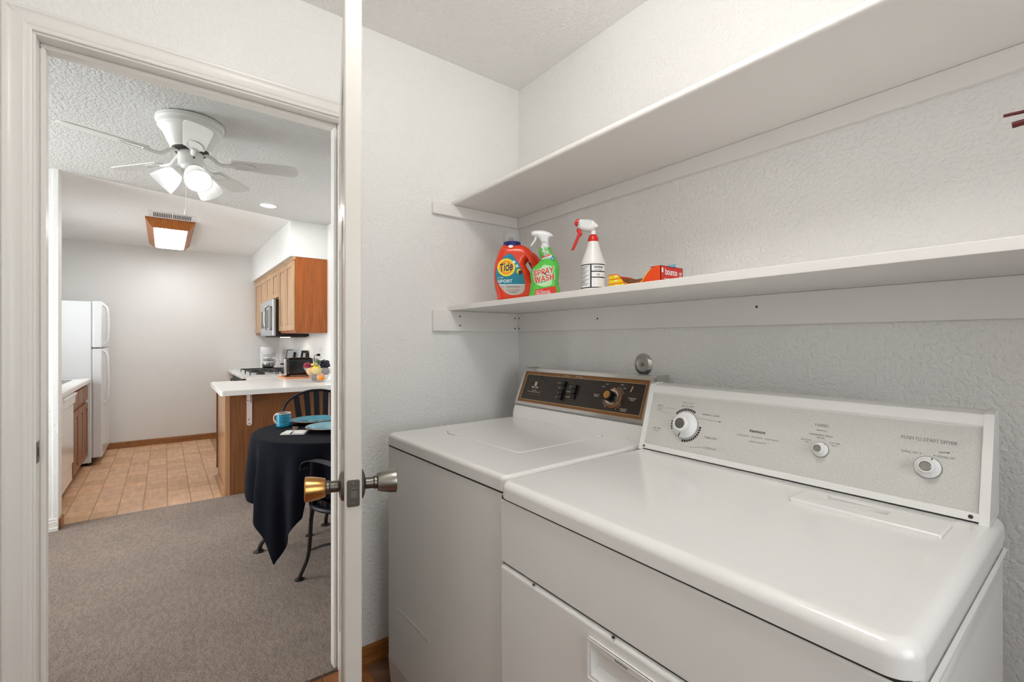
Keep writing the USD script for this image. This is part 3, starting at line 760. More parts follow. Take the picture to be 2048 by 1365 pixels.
# lint lid
lp_ = rslab(.455, .677, .372, .452, ZT - .003, ZT + .0055, .004, .003)
lp_ = cut(lp_, hull([(x, y, z) for x, y, z in ((.485, .40, ZT + .008), (.600, .40, ZT + .008), (.485, .47, ZT + .008), (.600, .47, ZT + .008), (.505, .425, ZT + .001), (.598, .425, ZT + .001), (.505, .47, ZT + .001), (.598, .47, ZT + .001))]))
part(dy, 'lint_lid', lp_, 'enamel', 'lint screen lid with a finger notch')
Fd = face_frame((.505, ZT), (.56, 1.107))
LD = Fd[4]
DC = .714
part(dy, 'console', prism_x([(.505, ZT - .001), (.560, 1.107), (.572, 1.112), (.600, 1.112), (.600, ZT - .001)], .0, DC), 'enamel')
for xx in (-.001, DC - .012):
    part(dy, 'end_cap', prism_x([(.499, ZT - .001), (.5555, 1.108), (.570, 1.114), (.601, 1.114), (.601, ZT - .001)], xx, xx + .013), 'enamel')
part(dy, 'console_lip', onface(Fd, xf(ext(Polygon([(0, 0), (.014, 0), (.014, .004), (.012, .006), (0, .006)]), DC - .024), (0, 0, 0), (0, 1, 0), (0, 0, 1), (1, 0, 0)), .012, .002, .0), 'enamel')
part(dy, 'console_lip', onface(Fd, xf(ext(Polygon([(0, 0), (.022, 0), (.022, .004), (.003, .004), (0, .001)]), DC - .024), (0, 0, 0), (0, 1, 0), (0, 0, 1), (1, 0, 0)), .012, LD - .024, .0), 'enamel')
part(dy, 'panel_gap', onface(Fd, ext(sbox(.011, -.0005, DC - .011, .0015), .002), 0, 0, 0), 'seam_dark')
pd = part(dy, 'control_panel', onface(Fd, ext(sbox(.014, .016, DC - .014, LD - .026), .0012), 0, 0, 0), 'speckle', 'speckled grey control panel face')
def dtext(s, h, x, t, m='print_grey', **k): part(pd, 'lettering', onface(Fd, text(s, h, .0003, **k), x, t, .0012), m, smooth=False)
for s, h, x0, x1, t in (('AUTO DRY', .0052, .111, .149, .1355), ('LARGE CAPACITY', .0022, .113, .150, .146), ('MORE DRY', .0036, .036, .052, .1295), ('LESS DRY', .0036, .036, .053, .1185), ('AIR DRY', .0048, .031, .059, .0625), ('NO HEAT', .0026, .036, .052, .0565),
                        ('WRINKLE GUARD', .0042, .176, .223, .1200), ('TIMED DRY', .0056, .190, .225, .0605), ('TOUCH UP', .0056, .192, .226, .0340), ('HEAVY DUTY', .0036, .274, .303, .0822), ('20 INCH', .0036, .309, .335, .0822), ('SOFT HEAT', .0036, .341, .371, .0822), ('LARGE CAPACITY', .0032, .304, .345, .0710),
                        ('FABRIC', .0060, .441, .467, .1300), ('TEMPERATURE', .0024, .444, .464, .1205), ('PERMANENT PRESS', .0038, .432, .476, .1095), ('MEDIUM', .0028, .447, .461, .1045), ('DELICATE', .0038, .416, .437, .0955), ('LOW', .0026, .424, .432, .0910), ('COTTON', .0038, .471, .490, .0965), ('HIGH', .0026, .476, .485, .0920),
                        ('PUSH TO START DRYER', .0064, .590, .669, .1280), ('SIGNAL OFF', .0036, .591, .616, .1025), ('SIGNAL ON', .0036, .643, .667, .1020)):
    dtext(s, h, (x0 + x1) / 2, t, width=x1 - x0)
dtext('Kenmore', .0062, .3215, .0950, m='print_dark', width=.036, bold=True)
lines = [LineString([(.033, .1255), (.095, .1265)]).buffer(.0003), LineString([(.033, .1150), (.082, .1105)]).buffer(.0003), LineString([(.165, .1095), (.226, .1085)]).buffer(.0004), Polygon([(.224, .1110), (.230, .1085), (.224, .1060)]).buffer(-.0002), LineString([(.155, .030), (.190, .0355)]).buffer(.0003),
         Point(.620, .1045).buffer(.0011), Point(.6395, .1040).buffer(.0011), LineString([(.646, .1100), (.657, .1130)]).buffer(.0004), LineString([(.646, .1100), (.646, .1125), (.657, .1130)]).buffer(.0003), Polygon([(.657, .1105), (.657, .1145), (.661, .1125)])]
for g in lines: part(pd, 'printed_line', onface(Fd, ext(g, .0003), 0, 0, .0012), 'print_grey')
# timer scale
arcs = []
C0 = (.132, .0865)
for a0, a1, r0, r1, step in ((58, 140, .0395, .046, 7), (-95, -2, .0395, .046, 9), (170, 205, .0405, .044, 9)):
    a = a0
    while a < a1:
        arcs.append(affinity.translate(ringpoly(r0, r1, 8, a, a + step * .72), *C0)); a += step
part(pd, 'timer_scale', onface(Fd, cat_([ext(g, .0003) for g in arcs]), 0, 0, .0012), 'print_dark')
def dknob(x, t, skirt, r, hgt, mark=None, name='knob', lab=None):
    k = part(dy, name, onface(Fd, lathe([(0, 0), (skirt, 0), (skirt, .003), (skirt - .002, .0055), (r + .002, .0075), (r, .010), (r - .001, hgt - .003), (r - .003, hgt), (r * .68, hgt), (r * .66, hgt - .0015), (0, hgt - .0015)], 44), x, t, .0012), 'white_plastic', lab)
    part(k, 'knob_insert', onface(Fd, lathe([(0, hgt - .0018), (r * .63, hgt - .0018), (r * .63, hgt - .0002), (r * .58, hgt + .0004), (0, hgt + .0002)], 32), x, t, .0012), 'nickel')
    part(k, 'knob_ring', onface(Fd, ext(ringpoly(skirt, skirt + .0008, 44), .0018), x, t, .0012), 'print_grey')
    if mark is not None:
        a = math.radians(mark)
        part(k, 'pointer', onface(Fd, ext(affinity.rotate(sbox(-.001, r + .0015, .001, skirt - .001), mark, origin=(0, 0)), .002), x, t, .0065), 'print_dark')
dknob(C0[0], C0[1], .036, .022, .030, 205 - 90 + 45, lab='large round timer knob')
dknob(.456, .0805, .0155, .0118, .020, -38, lab='small fabric temperature knob')
dknob(.6315, .0805, .0195, .0135, .020, -22, lab='start knob at the right end of the panel')
for s_, t_ in ((.692, .0085), (.016, .0085)):
    part(dy, 'screw', onface(Fd, lathe([(0, 0), (.0035, 0), (.003, .001), (0, .0012)], 12), s_, t_, .006), 'seam_dark')
for sx_ in (.05, D - .05):
    for sy_ in (.06, .55): part(dy, 'foot', cyl((sx_, sy_, 0), (sx_, sy_, .032), .016, n=12), 'black_matte')

# ------------------------------------------------------------------ things on the lower shelf
ZS = 1.388
# detergent bottle; outline read in millimetres
q = .2205e-3
def pts(L, cx, zb, q): return np.array([((x - cx) * q, (zb - y) * q) for x, y in L])
b = thing('detergent_bottle', 'orange laundry detergent bottle with clear cap and teal label', 'detergent bottle', (.305, -.245, ZS), 50)
out = smooth_ring(pts([(200, 1338), (150, 1200), (112, 1040), (97, 860), (118, 650), (180, 450), (238, 345), (262, 328), (420, 322), (575, 324), (640, 340), (740, 410), (830, 530), (895, 660), (930, 820), (932, 980), (900, 1160), (850, 1300), (800, 1342), (500, 1346)], 510, 1347, q), 150)
hole = smooth_ring(pts([(664, 655), (705, 602), (752, 622), (805, 690), (848, 780), (868, 880), (858, 950), (830, 968), (790, 962), (760, 900), (735, 800), (690, 730)], 510, 1347, q), 60)
part(b, 'body', upright(pillow(out, .095, .030, [hole], 7)), 'det_orange')
nx = (418 - 510) * q
part(b, 'neck_ring', at(lathe([(0, .218), (.0365, .218), (.0365, .2275), (.0345, .2285), (.0345, .2365), (.033, .239), (0, .239)], 40), nx, 0, 0), 'cap_navy', 'navy blue ring below the cap')
part(b, 'cap', at(lathe([(.0345, .2385), (.0345, .275), (.0335, .2815), (.031, .283), (0, .283), (0, .2815), (.030, .2812), (.0325, .279), (.033, .274), (.033, .2385)], 40), nx, 0, 0), 'cap_plastic', 'clear plastic cap')
part(b, 'spout', at(lathe([(0, .238), (.0125, .238), (.0115, .250), (.0075, .258), (.003, .260), (0, .2598)], 24), nx - .004, 0, 0), 'spout_grey')
def lab_y(poly, y, h=.0006): return xf(ext(poly, h), (0, y, 0), (1, 0, 0), (0, 0, 1), (0, -1, 0))
lab = Polygon(smooth_ring(pts([(405, 500), (470, 560), (560, 700), (625, 860), (655, 1030), (640, 1150), (580, 1205), (470, 1225), (360, 1210), (260, 1130), (190, 1030), (150, 930), (142, 850), (180, 700), (260, 580), (340, 515)], 510, 1347, q), 90))
pl = lambda x, y: ((x - 510) * q, (1347 - y) * q)
yf = -.0475
L1 = part(b, 'label', lab_y(lab, yf), 'label_teal', 'teal front label')
part(b, 'label_ring', [lab_y(lab.buffer(.0022).difference(lab.buffer(.0012)), yf + .0004, .0010)], 'red_label')
z_of = lambda y: (1347 - y) * q
part(L1, 'label_band', lab_y(lab.intersection(sbox(-1, z_of(1040), 1, z_of(868))), yf - .0006, .0003), 'label_teal_flat')
part(L1, 'label_stripe', lab_y(lab.intersection(sbox(-1, z_of(1052), 1, z_of(1036))), yf - .0006, .0004), 'label_white')
part(L1, 'label_foot', lab_y(lab.intersection(sbox(-1, 0, 1, z_of(1054))), yf - .0006, .0003), 'label_grey', 'pale grey lower part of the label')
cc = pl(328, 740)
part(L1, 'roundel', lab_y(Point(*cc).buffer(.0345, 24), yf - .0007, .0004), 'label_yellow', 'yellow and orange round emblem')
part(L1, 'roundel_ring', lab_y(Point(*cc).buffer(.0265, 24).difference(Point(*cc).buffer(.0195, 24)), yf - .0011, .0003), 'label_orange')
def btext(parent, s, h, x, y, yy, m, name='lettering', **k):
    px, pz = pl(x, y)
    part(parent, name, xf(text(s, h, .0004, **k), (px, yy, pz), (1, 0, 0), (0, 0, 1), (0, -1, 0)), m, smooth=False)
def ang(parent, s, h, x, y, yy, m, deg, plf, **k):
    px, pz = plf(x, y); c_, s_ = math.cos(math.radians(deg)), math.sin(math.radians(deg))
    part(parent, 'lettering', xf(text(s, h, .0004, **k), (px, yy, pz), (c_, 0, s_), (-s_, 0, c_), (0, -1, 0)), m, smooth=False)
ang(L1, 'Tide', .0285, 325, 800, yf - .0015, 'label_navy', 8, pl, bold=True, slant=.2, width=.051)
ang(L1, 'ULTRA', .005, 180, 932, yf - .0010, 'label_white', 3, pl, align='l')
ang(L1, 'SPORT', .0118, 178, 1012, yf - .0010, 'label_white', 2, pl, align='l', bold=True, width=.057)
for s, x, y, h, ww in (('64 LOADS', 258, 1085, .0028, .012), ('ACTIVE FRESH', 440, 1075, .0028, .05), ('ODOR DEFENSE', 450, 1095, .0028, .05), ('92 FL OZ (2.72 L)', 450, 1152, .0050, .05), ('DETERGENT', 450, 1185, .0038, .03)):
    ang(L1, s, h, x, y, yf - .0010, 'print_dark', 0, pl, width=ww)
part(L1, 'badge', lab_y(Point(*pl(462, 648)).buffer(.0055), yf - .0014, .0003), 'label_white')
part(L1, 'ball_print', lab_y(Point(*pl(560, 815)).buffer(.0125).intersection(lab), yf - .0007, .0003), 'print_dark')
part(L1, 'ball_print', lab_y(Point(*pl(556, 815)).buffer(.0105).difference(Point(*pl(580, 830)).buffer(.0095)).intersection(lab), yf - .0010, .0003), 'box_yellow')
part(L1, 'flower_print', [lab_y(Point(*pl(515 + 18 * math.cos(a), 715 + 18 * math.sin(a))).buffer(.0026), yf - .0007, .0003) for a in (0.3, 1.8, 3.4, 4.9)], 'label_white')
sx_, sz_ = pl(405, 372)
part(b, 'sticker', xf(ext(affinity.scale(Point(0, 0).buffer(.0098), 1.0, .62), .0006), (sx_, -.0455, sz_), (1, 0, 0), (0, .3, .95), (0, -.95, .3)), 'label_white', 'white oval sticker near the neck')

# stain remover
q2 = .2005e-3
b = thing('stain_remover', 'green stain remover spray bottle with a white trigger head', 'spray bottle', (.480, -.250, ZS), 46)
pg = lambda x, y: ((x - 1085) * q2, (1281 - y) * q2)
out = smooth_ring(np.array([pg(*p) for p in [(793, 1276), (797, 1160), (822, 960), (806, 820), (845, 715), (930, 640), (988, 560), (975, 470), (965, 385), (990, 335), (1075, 326), (1158, 332), (1195, 400), (1248, 490), (1290, 575), (1328, 650), (1332, 760), (1318, 960), (1345, 1120), (1372, 1272), (1085, 1279)]]), 150)
part(b, 'body', upright(pillow(out, .056, .022, (), 7)), 'stain_green')
yg = -.028
bo = Polygon(out).buffer(-.0225)
bo2 = Polygon(out)
part(b, 'burst', lab_y(bo.intersection(affinity.scale(Point(*pg(1075, 860)).buffer(.05, 24), .92, .78)), yg + .0001, .0004), 'stain_glow', 'pale glow printed behind the words')
def curved(poly, ins):
    """label strip following the rounded edge: stacked slightly smaller"""
    return poly.intersection(bo2.buffer(-ins))
rb = Polygon([pg(*p) for p in [(905, 1112), (1340, 1035), (1362, 1150), (893, 1232)]])
part(b, 'red_band', lab_y(rb.intersection(bo2.buffer(-.012)), yg + .0018, .0024), 'red_label', 'red band near the foot')
wb = Polygon(smooth_ring(np.array([pg(*p) for p in [(960, 580), (1100, 525), (1255, 480), (1282, 512), (1200, 545), (1090, 560), (1000, 590), (930, 640)]]), 60))
part(b, 'white_swoosh', lab_y(wb.buffer(0).intersection(bo2.buffer(-.008)), yg + .0030, .0036), 'label_white')
rn = Polygon([pg(*p) for p in [(1005, 540), (1010, 515), (1235, 455), (1252, 482)]])
part(b, 'neck_band', lab_y(rn.intersection(bo2.buffer(-.008)), yg + .0030, .0038), 'red_label')
for s, h, x, y, dg, ww in (('SPRAY', .0200, 1058, 838, 11, .073), ('WASH', .0200, 1072, 958, 11, .072)):
    px, pz = pg(x, y); c_, s_ = math.cos(math.radians(dg)), math.sin(math.radians(dg))
    tw = text(s, h, .0004, bold=True, width=ww, slant=.12)
    fat = text(s, h * 1.06, .0004, bold=True, width=ww * 1.05, slant=.12)
    for dx, dz in ((-.0012, -.0008), (.0012, -.0008), (0, .0012)):
        part(b, 'lettering', xf(fat, (px + dx, yg - .0003, pz + dz - .0006), (c_, 0, s_), (-s_, 0, c_), (0, -1, 0)), 'label_white', smooth=False)
    part(b, 'lettering', xf(tw, (px, yg - .0007, pz), (c_, 0, s_), (-s_, 0, c_), (0, -1, 0)), 'red_label', smooth=False)
ang(b, "'n", .010, 1080, 850, yg - .0012, 'label_navy', 10, pg, bold=True)
ang(b, '1', .0165, 1050, 432, yg - .0008, 'label_white', 4, pg, bold=True)
ang(b, 'ST', .0098, 1095, 412, yg - .0008, 'label_white', 4, pg, bold=True)
ang(b, 'TIME', .0102, 1092, 470, yg - .0008, 'label_white', 6, pg, bold=True, width=.0265)
ang(b, 'REMOVAL', .0044, 1130, 498, yg - .0010, 'label_white', 13, pg, bold=True)
ang(b, 'LAUNDRY STAIN REMOVER', .0026, 1100, 552, yg - .0008, 'drop_blue', 12, pg, width=.035)
ang(b, 'STAIN REMOVER', .0030, 1005, 985, yg - .0008, 'label_navy', 9, pg, width=.042)
ang(b, 'REMOVES', .0042, 982, 1142, yg - .0008, 'label_white', 8, pg, align='c')
ang(b, '100+ EVERYDAY', .0062, 1048, 1172, yg - .0008, 'label_white', 9, pg, bold=True, width=.053)
ang(b, '& GREASY STAINS', .0062, 1052, 1208, yg - .0008, 'label_white', 9, pg, bold=True, width=.056)
dc_ = pg(1215, 552)
drop = Polygon([(dc_[0], dc_[1] + .0095)] + [(dc_[0] + .0055 * math.cos(a), dc_[1] - .001 + .0055 * math.sin(a)) for a in np.linspace(math.radians(150), math.radians(390), 16)])
dp_ = part(b, 'drop_print', lab_y(drop, yg - .0004, .0004), 'drop_blue')
part(dp_, 'drop_core', lab_y(Point(dc_[0], dc_[1] - .0012).buffer(.0022), yg - .0008, .0004), 'label_white')
head = smooth_ring(np.array([pg(*p) for p in [(822, 48), (866, 26), (960, 18), (1060, 28), (1160, 62), (1225, 112), (1222, 142), (1160, 172), (1143, 215), (1140, 268), (1080, 272), (1015, 262), (985, 200), (940, 148), (872, 132), (826, 108)]]), 110)
hd = part(b, 'spray_head', upright(pillow(head, .030, .013, (), 6)), 'white_plastic')
part(hd, 'trigger', upright(pillow(smooth_ring(np.array([pg(*p) for p in [(890, 135), (935, 150), (905, 215), (868, 265), (838, 310), (812, 302), (820, 272), (852, 228), (876, 180)]]), 60), .014, .005)), 'white_plastic')
nx = pg(1075, 0)[0]
part(b, 'collar', at(lathe([(0, (1281 - 345) * q2), (.0165, (1281 - 345) * q2), (.0165, (1281 - 300) * q2), (.0135, (1281 - 280) * q2), (.013, (1281 - 255) * q2), (0, (1281 - 255) * q2)], 32), nx, 0, 0), 'white_plastic')

# white refillable sprayer
q3 = .2097e-3
b = thing('spray_bottle', 'tall white spray bottle with red collar, nozzle and trigger', 'spray bottle', (.690, -.225, ZS), 38)
pw = lambda x, y: ((x - 455) * q3, (1276 - y) * q3)
R3 = .0412
part(b, 'body', lathe([(0, 0), (R3 - .004, 0), (R3, .004), (R3, .020), (R3 - .0008, .024), (R3 - .0008, .098), (R3, .102), (R3 - .001, .108), (.036, .118), (.030, .134), (.0245, .150), (.0205, .165), (.0175, .176), (.0165, .1815), (0, .1815)], 48), 'bottle_white')
part(b, 'collar', lathe([(0, .178), (.0172, .178), (.0172, .184), (.0150, .194), (.0100, .2015), (0, .2015)], 32), 'red_plastic', 'red screw collar')
part(b, 'neck', lathe([(0, .199), (.0085, .199), (.0085, .216), (0, .216)], 24), 'white_plastic')
hd = smooth_ring(np.array([pw(*p) for p in [(240, 70), (320, 72), (400, 78), (468, 104), (508, 152), (548, 188), (525, 208), (500, 216), (468, 252), (420, 262), (355, 256), (280, 236), (218, 198), (212, 150)]]), 100)
hh = part(b, 'spray_head', upright(pillow(hd, .034, .012, (), 6)), 'white_plastic')
for zz in (105, 122, 140, 158, 176):
    (x0, za), (x1, _) = pw(245, zz), pw(440, zz)
    part(hh, 'grip_rib', [bx(x0, x1, -.0178, -.0160, za - .0006, za + .0006), bx(x0, x1, .0160, .0178, za - .0006, za + .0006)], 'white_plastic')
part(hh, 'pivot', cyl((pw(237, 157)[0], -.0180, pw(237, 157)[1]), (pw(237, 157)[0], .0180, pw(237, 157)[1]), .0022, n=12), 'nickel')
part(hh, 'nozzle', upright(pillow(smooth_ring(np.array([pw(*p) for p in [(242, 64), (205, 68), (172, 92), (162, 125), (172, 148), (212, 168), (225, 130)]]), 50), .030, .010)), 'red_plastic', 'red nozzle')
part(hh, 'trigger', upright(pillow(smooth_ring(np.array([pw(*p) for p in [(208, 200), (258, 232), (282, 290), (264, 318), (238, 345), (200, 430), (152, 528), (122, 540), (114, 525), (150, 440), (205, 312), (214, 280), (194, 240)]]), 70), .016, .004)), 'red_plastic', 'red trigger')
def wrap(poly_or_mesh, r, a0):
    """flat (arc, z) shape wrapped onto the bottle; thickness outwards. a0: angle of arc 0"""
    m = poly_or_mesh if isinstance(poly_or_mesh, trimesh.Trimesh) else ext(poly_or_mesh, .0004)
    m = m.copy(); v = m.vertices
    a = a0 + v[:, 0] / r; rr = r + v[:, 2]
    m.vertices = np.c_[rr * np.cos(a), rr * np.sin(a), v[:, 1]]
    return m
def strip(x0, x1, z0_, z1_, rr=R3, h=.0005, a0=-math.pi / 2):
    n = max(2, int((x1 - x0) / .003))
    xs = np.linspace(x0, x1, n + 1)
    return cat_([wrap(ext(sbox(a_, z0_, b_, z1_), h), rr, a0) for a_, b_ in zip(xs[:-1], xs[1:])])
part(b, 'label', strip(-.048, .048, .022, .0995, R3 - .0009, .0007), 'label_white', 'white label with black ruled boxes')
ll = stage.GetPrimAtPath(b).GetChild('label').GetPath().pathString
S = lambda *a_: strip(*a_, R3 - .0002, .0004)
part(ll, 'ruled_lines', [S(-.048, .048, .0965, .0995), S(-.048, .048, .022, .0247), S(-.0062, -.0020, .0235, .098), S(-.002, .048, .0735, .0768), S(-.002, .048, .0545, .0578), S(-.0486, -.0470, .022, .0995)], 'print_dark')
def wtxt(s, h, x, z, m='print_dark', **k):
    t_ = text(s, h, .0004, **k); t_.vertices = t_.vertices + (x, z, 0)
    part(ll, 'lettering', wrap(t_, R3 - .0001, -math.pi / 2), m, smooth=False)
wtxt('SafeSpray', .0062, .0065, .0865, bold=True, align='l', width=.030, slant=.1)
wtxt('PLEASE READ LABEL', .0022, .0085, .0795, align='l', width=.026)
wtxt('4:1', .0052, .020, .0625, bold=True)
for k in range(14):
    wtxt(('KEEP OUT OF REACH', 'OF CHILDREN DILUTE', 'WITH WATER BEFORE USE')[k % 3], .0021, -.0425, .0905 - k * .0046, m='print_grey', align='l', width=.031 - .006 * (k % 3))

# dryer sheet carton, torn open
b = thing('dryer_sheet_box', 'orange and red dryer sheet carton torn open on the lower shelf', 'carton', (.735, -.20, ZS))
BX, BY, BH = .197, .112, .072
side = Polygon([(0, 0), (BX, 0), (BX, BH), (.172, .0695), (.163, .066), (.150, .056), (.128, .030), (.074, .030), (.068, .032), (.040, .061), (.032, .0655), (.0, .0655)])
T = .0012
part(b, 'long_side', prism_y(side, 0, T), 'box_orange', 'orange torn front side')
part(b, 'long_side', prism_y(Polygon([(0, 0), (BX, 0), (BX, BH), (.150, BH), (.11, .060), (.02, .058), (0, .0655)]), BY - T, BY), 'cardboard')
part(b, 'end_panel', bx(BX - T, BX, 0, BY, 0, BH), 'box_red', 'red end panel with white lettering')
part(b, 'end_panel', bx(0, T, 0, BY, 0, .0655), 'box_orange')
part(b, 'lid_flap', bx(.158, BX, 0, BY, BH - T, BH), 'box_orange')
part(b, 'bottom', bx(0, BX, 0, BY, 0, T), 'cardboard')
part(b, 'liner', [bx(T, .14, T, 2 * T, T, .018), bx(T, BX - T, BY - 2.2 * T, BY - T, T, .052), bx(T, 2 * T, T, BY - T, T, .06), bx(BX - 2 * T, BX - T, T, BY - T, T, BH - T)], 'cardboard', 'bare brown card inside')
part(b, 'inner_flap', hull([(.03, BY * .55, .004), (.11, BY * .60, .004), (.11, BY * .60, .050), (.03, BY * .55, .050), (.03, BY * .55 + .001, .004), (.11, BY * .60 + .001, .05)]), 'cardboard')
part(b, 'sheet_roll', tube([(.168, .070, BH + .002), (.190, .085, BH + .004)], [.006, .008], 10), 'label_teal', 'teal tip of a dryer sheet')
ys = -.0004
for k in range(3):
    zz = .0215 + k * .0145
    sl = lambda z: .066 - max(0, (z - .032)) * .95
    P = Polygon([(.0005, zz), (sl(zz) - .001, zz), (sl(zz + .012) - .001, zz + .012), (.0005, zz + .012)])
    part(b, 'yellow_stripe', prism_y(P, ys - .0002, ys + .0004), 'box_yellow')
    part(b, 'sheet_print', xf(ext(affinity.scale(Point(0, 0).buffer(.0032), 1.4, .8), .0003), (.030, ys - .0002, zz + .007), (1, 0, 0), (0, 0, 1), (0, -1, 0)), 'label_white')
edge = LineString([(.126, .0305), (.132, .034), (.150, .0555), (.158, .0625)]).buffer(.0010)
part(b, 'torn_edge', [xf(ext(edge, .0006), (0, 0, 0), (1, 0, 0), (0, 0, 1), (0, -1, 0)), xf(ext(LineString([(.068, .0325), (.074, .0310)]).buffer(.0012), .0006), (0, 0, 0), (1, 0, 0), (0, 0, 1), (0, -1, 0))], 'box_yellow')
part(b, 'lettering', xf(text('bounce', .0125, .0004, bold=True, width=.046), (.0235, -.0005, .0035), (1, 0, 0), (0, 0, 1), (0, -1, 0)), 'label_white', smooth=False)
def ebox(s, h, y, z, **k): part(b, 'lettering', xf(text(s, h, .0004, **k), (BX + .0001, y, z), (0, 1, 0), (0, 0, 1), (1, 0, 0)), 'label_white', smooth=False)
ebox('bounce', .0165, .052, .047, bold=True, width=.060)
ebox('FREE & GENTLE DRYER SHEETS', .0030, .046, .033, width=.060)
ebox('FABRIC SOFTENER', .0030, .036, .022, width=.040)
ebox('105', .0085, .099, .050, bold=True, width=.014); ebox('SHEETS', .0030, .099, .044, width=.014)
for m_ in ((.092, .106, .012, .022), (.092, .106, .026, .030), (.004, .012, .052, .066)): part(b, 'end_mark', bx(BX, BX + .0004, *m_), 'label_white')

# ------------------------------------------------------------------ ceiling fan
FC = (-1.116, -1.25, ZK)
f = thing('ceiling_fan', 'white five bladed ceiling fan with three frosted glass lamp shades', 'ceiling fan', FC)
part(f, 'canopy', lathe([(0, -.002), (.140, -.002), (.146, -.006), (.146, -.022), (.140, -.028), (.138, -.046), (.130, -.056), (.122, -.062), (.088, -.138), (.080, -.146), (0, -.146)][::-1], 48), 'fan_white')
part(f, 'motor_vent', lathe([(0, -.160), (.070, -.160), (.078, -.148), (.078, -.144), (0, -.144)], 40), 'seam_dark', 'dark vent ring under the motor housing')
part(f, 'switch_housing', lathe([(0, -.232), (.044, -.232), (.053, -.226), (.055, -.160), (.064, -.156), (0, -.155)], 40), 'fan_white')
part(f, 'light_plate', lathe([(0, -.262), (.020, -.260), (.040, -.246), (.046, -.231), (0, -.230)], 36), 'fan_white')
part(f, 'reverse_switch', along(lathe([(0, 0), (.005, 0), (.004, .003), (0, .003)], 10), (.054, .012, -.195), (1, .2, 0)), 'seam_dark')
FZ = -.206 + .012
bl = smooth_ring([(.185, -.034), (.20, -.044), (.30, -.050), (.44, -.056), (.482, -.048), (.497, -.02), (.497, .02), (.482, .048), (.44, .056), (.30, .050), (.20, .044), (.185, .034)], 80)
for k in range(5):
    a = math.radians(-70.5 + 72 * k)
    tilt = math.radians(-10)
    ux = np.array([math.cos(a), math.sin(a), 0]); uy0 = np.array([-math.sin(a), math.cos(a), 0])
    uy = uy0 * math.cos(tilt) + np.array([0, 0, 1]) * math.sin(tilt); uz = np.cross(ux, uy)
    o = np.array([0, 0, FZ])
    b_ = part(f, 'blade', xf(pillow(bl, .006, .0025, (), 3), o, ux, uy, uz), 'fan_white')
    medal = affinity.translate(affinity.scale(Point(0, 0).buffer(1, 12), .062, .036), .232, 0)
    br = [xf(ext(medal.difference(affinity.scale(medal, .84, .78)), .004), o - uz * .0068, ux, uy, uz), xf(ext(medal, .002), o - uz * .005, ux, uy, uz)]
    arm = tube(curve([(.060, 0, .036), (.095, 0, .020), (.130, 0, -.008), (.175, 0, -.008), (.20, 0, -.005)], 20), [.0095] * len(curve([(0, 0, 0)] * 2 + [(1, 0, 0)] * 3, 20)), 10)
    br.append(xf(arm, o, ux, uy0, (0, 0, 1)))
    part(b_, 'blade_arm', br, 'fan_white')
for k, adeg in enumerate((-108, 12, 132)):
    a = math.radians(adeg)
    d = np.array([math.cos(a) * .72, math.sin(a) * .72, -.70]); d /= np.linalg.norm(d)
    o = np.array([math.cos(a) * .034, math.sin(a) * .034, -.238])
    s_ = part(f, 'lamp_holder', along(lathe([(0, 0), (.015, 0), (.018, .012), (.025, .022), (.025, .036), (0, .036)], 24), o, d), 'fan_white')
    g = part(f, 'shade', along(lathe([(.022, .030), (.036, .044), (.047, .068), (.054, .098), (.060, .134), (.0575, .134), (.052, .100), (.045, .070), (.034, .047), (.020, .034)], 36, close=True), o, d), 'shade_glass', 'frosted glass lamp shade')
    part(g, 'bulb', along(lathe([(0, .036), (.012, .037), (.014, .055), (.024, .078), (.0265, .094), (.022, .110), (.012, .118), (0, .120)], 20), o, d), 'bulb_glow', 'lit bulb inside the shade')
ch = part(f, 'pull_chain', cyl((.02, -.02, -.255), (.02, -.02, -.452), .0014, n=6), 'offwhite_plastic')
part(ch, 'pull_knob', at(lathe([(0, -.482), (.008, -.480), (.0095, -.474), (.004, -.456), (.0015, -.45), (0, -.45)], 16), .02, -.02, 0), 'white_plastic')

# recessed downlight, ceiling vent, wood framed light
r = thing('recessed_light', 'small round recessed downlight in the ceiling right of the fan', 'recessed light', (-2.48, -.674, ZK))
part(r, 'trim_ring', lathe([(.045, -.001), (.062, -.001), (.062, -.004), (.058, -.006), (.047, -.004)][::-1], 36, close=True), 'white_plastic')
part(r, 'lamp', lathe([(0, -.003), (.034, -.003), (.034, -.0005), (0, -.0005)], 28), 'recess_glow')
part(r, 'baffle', lathe([(.033, -.002), (.047, -.003), (.047, -.0005), (.033, -.0005)], 28, close=True), 'enamel_grey')
v = thing('air_vent', 'white slotted air vent in the ceiling beside the wood framed light', 'air vent', (-3.372, -1.30, ZK))
vf = sbox(-.110, -.17, .110, .17)
holes = []
for k in range(22):
    y0 = -.135 + k * .0123 + (.006 if k > 10 else 0)
    holes.append(sbox(-.085, y0, .085, y0 + .0074))
for h_ in holes: vf = vf.difference(h_)
part(v, 'face_plate', ext(vf, .0015, -.0030), 'white_plastic')
part(v, 'backing', bx(-.10, .10, -.16, .16, -.0013, -.0003), 'seam_dark')
l = thing('ceiling_light', 'long oak framed box light on the kitchen ceiling, switched on', 'ceiling light', (-3.50, -1.31, ZK))
fx1, fy = -1.33, .185
top_r, bot_r = (0, fx1, -fy, fy), (-.085, fx1 + .085, -fy + .048, fy - .048)
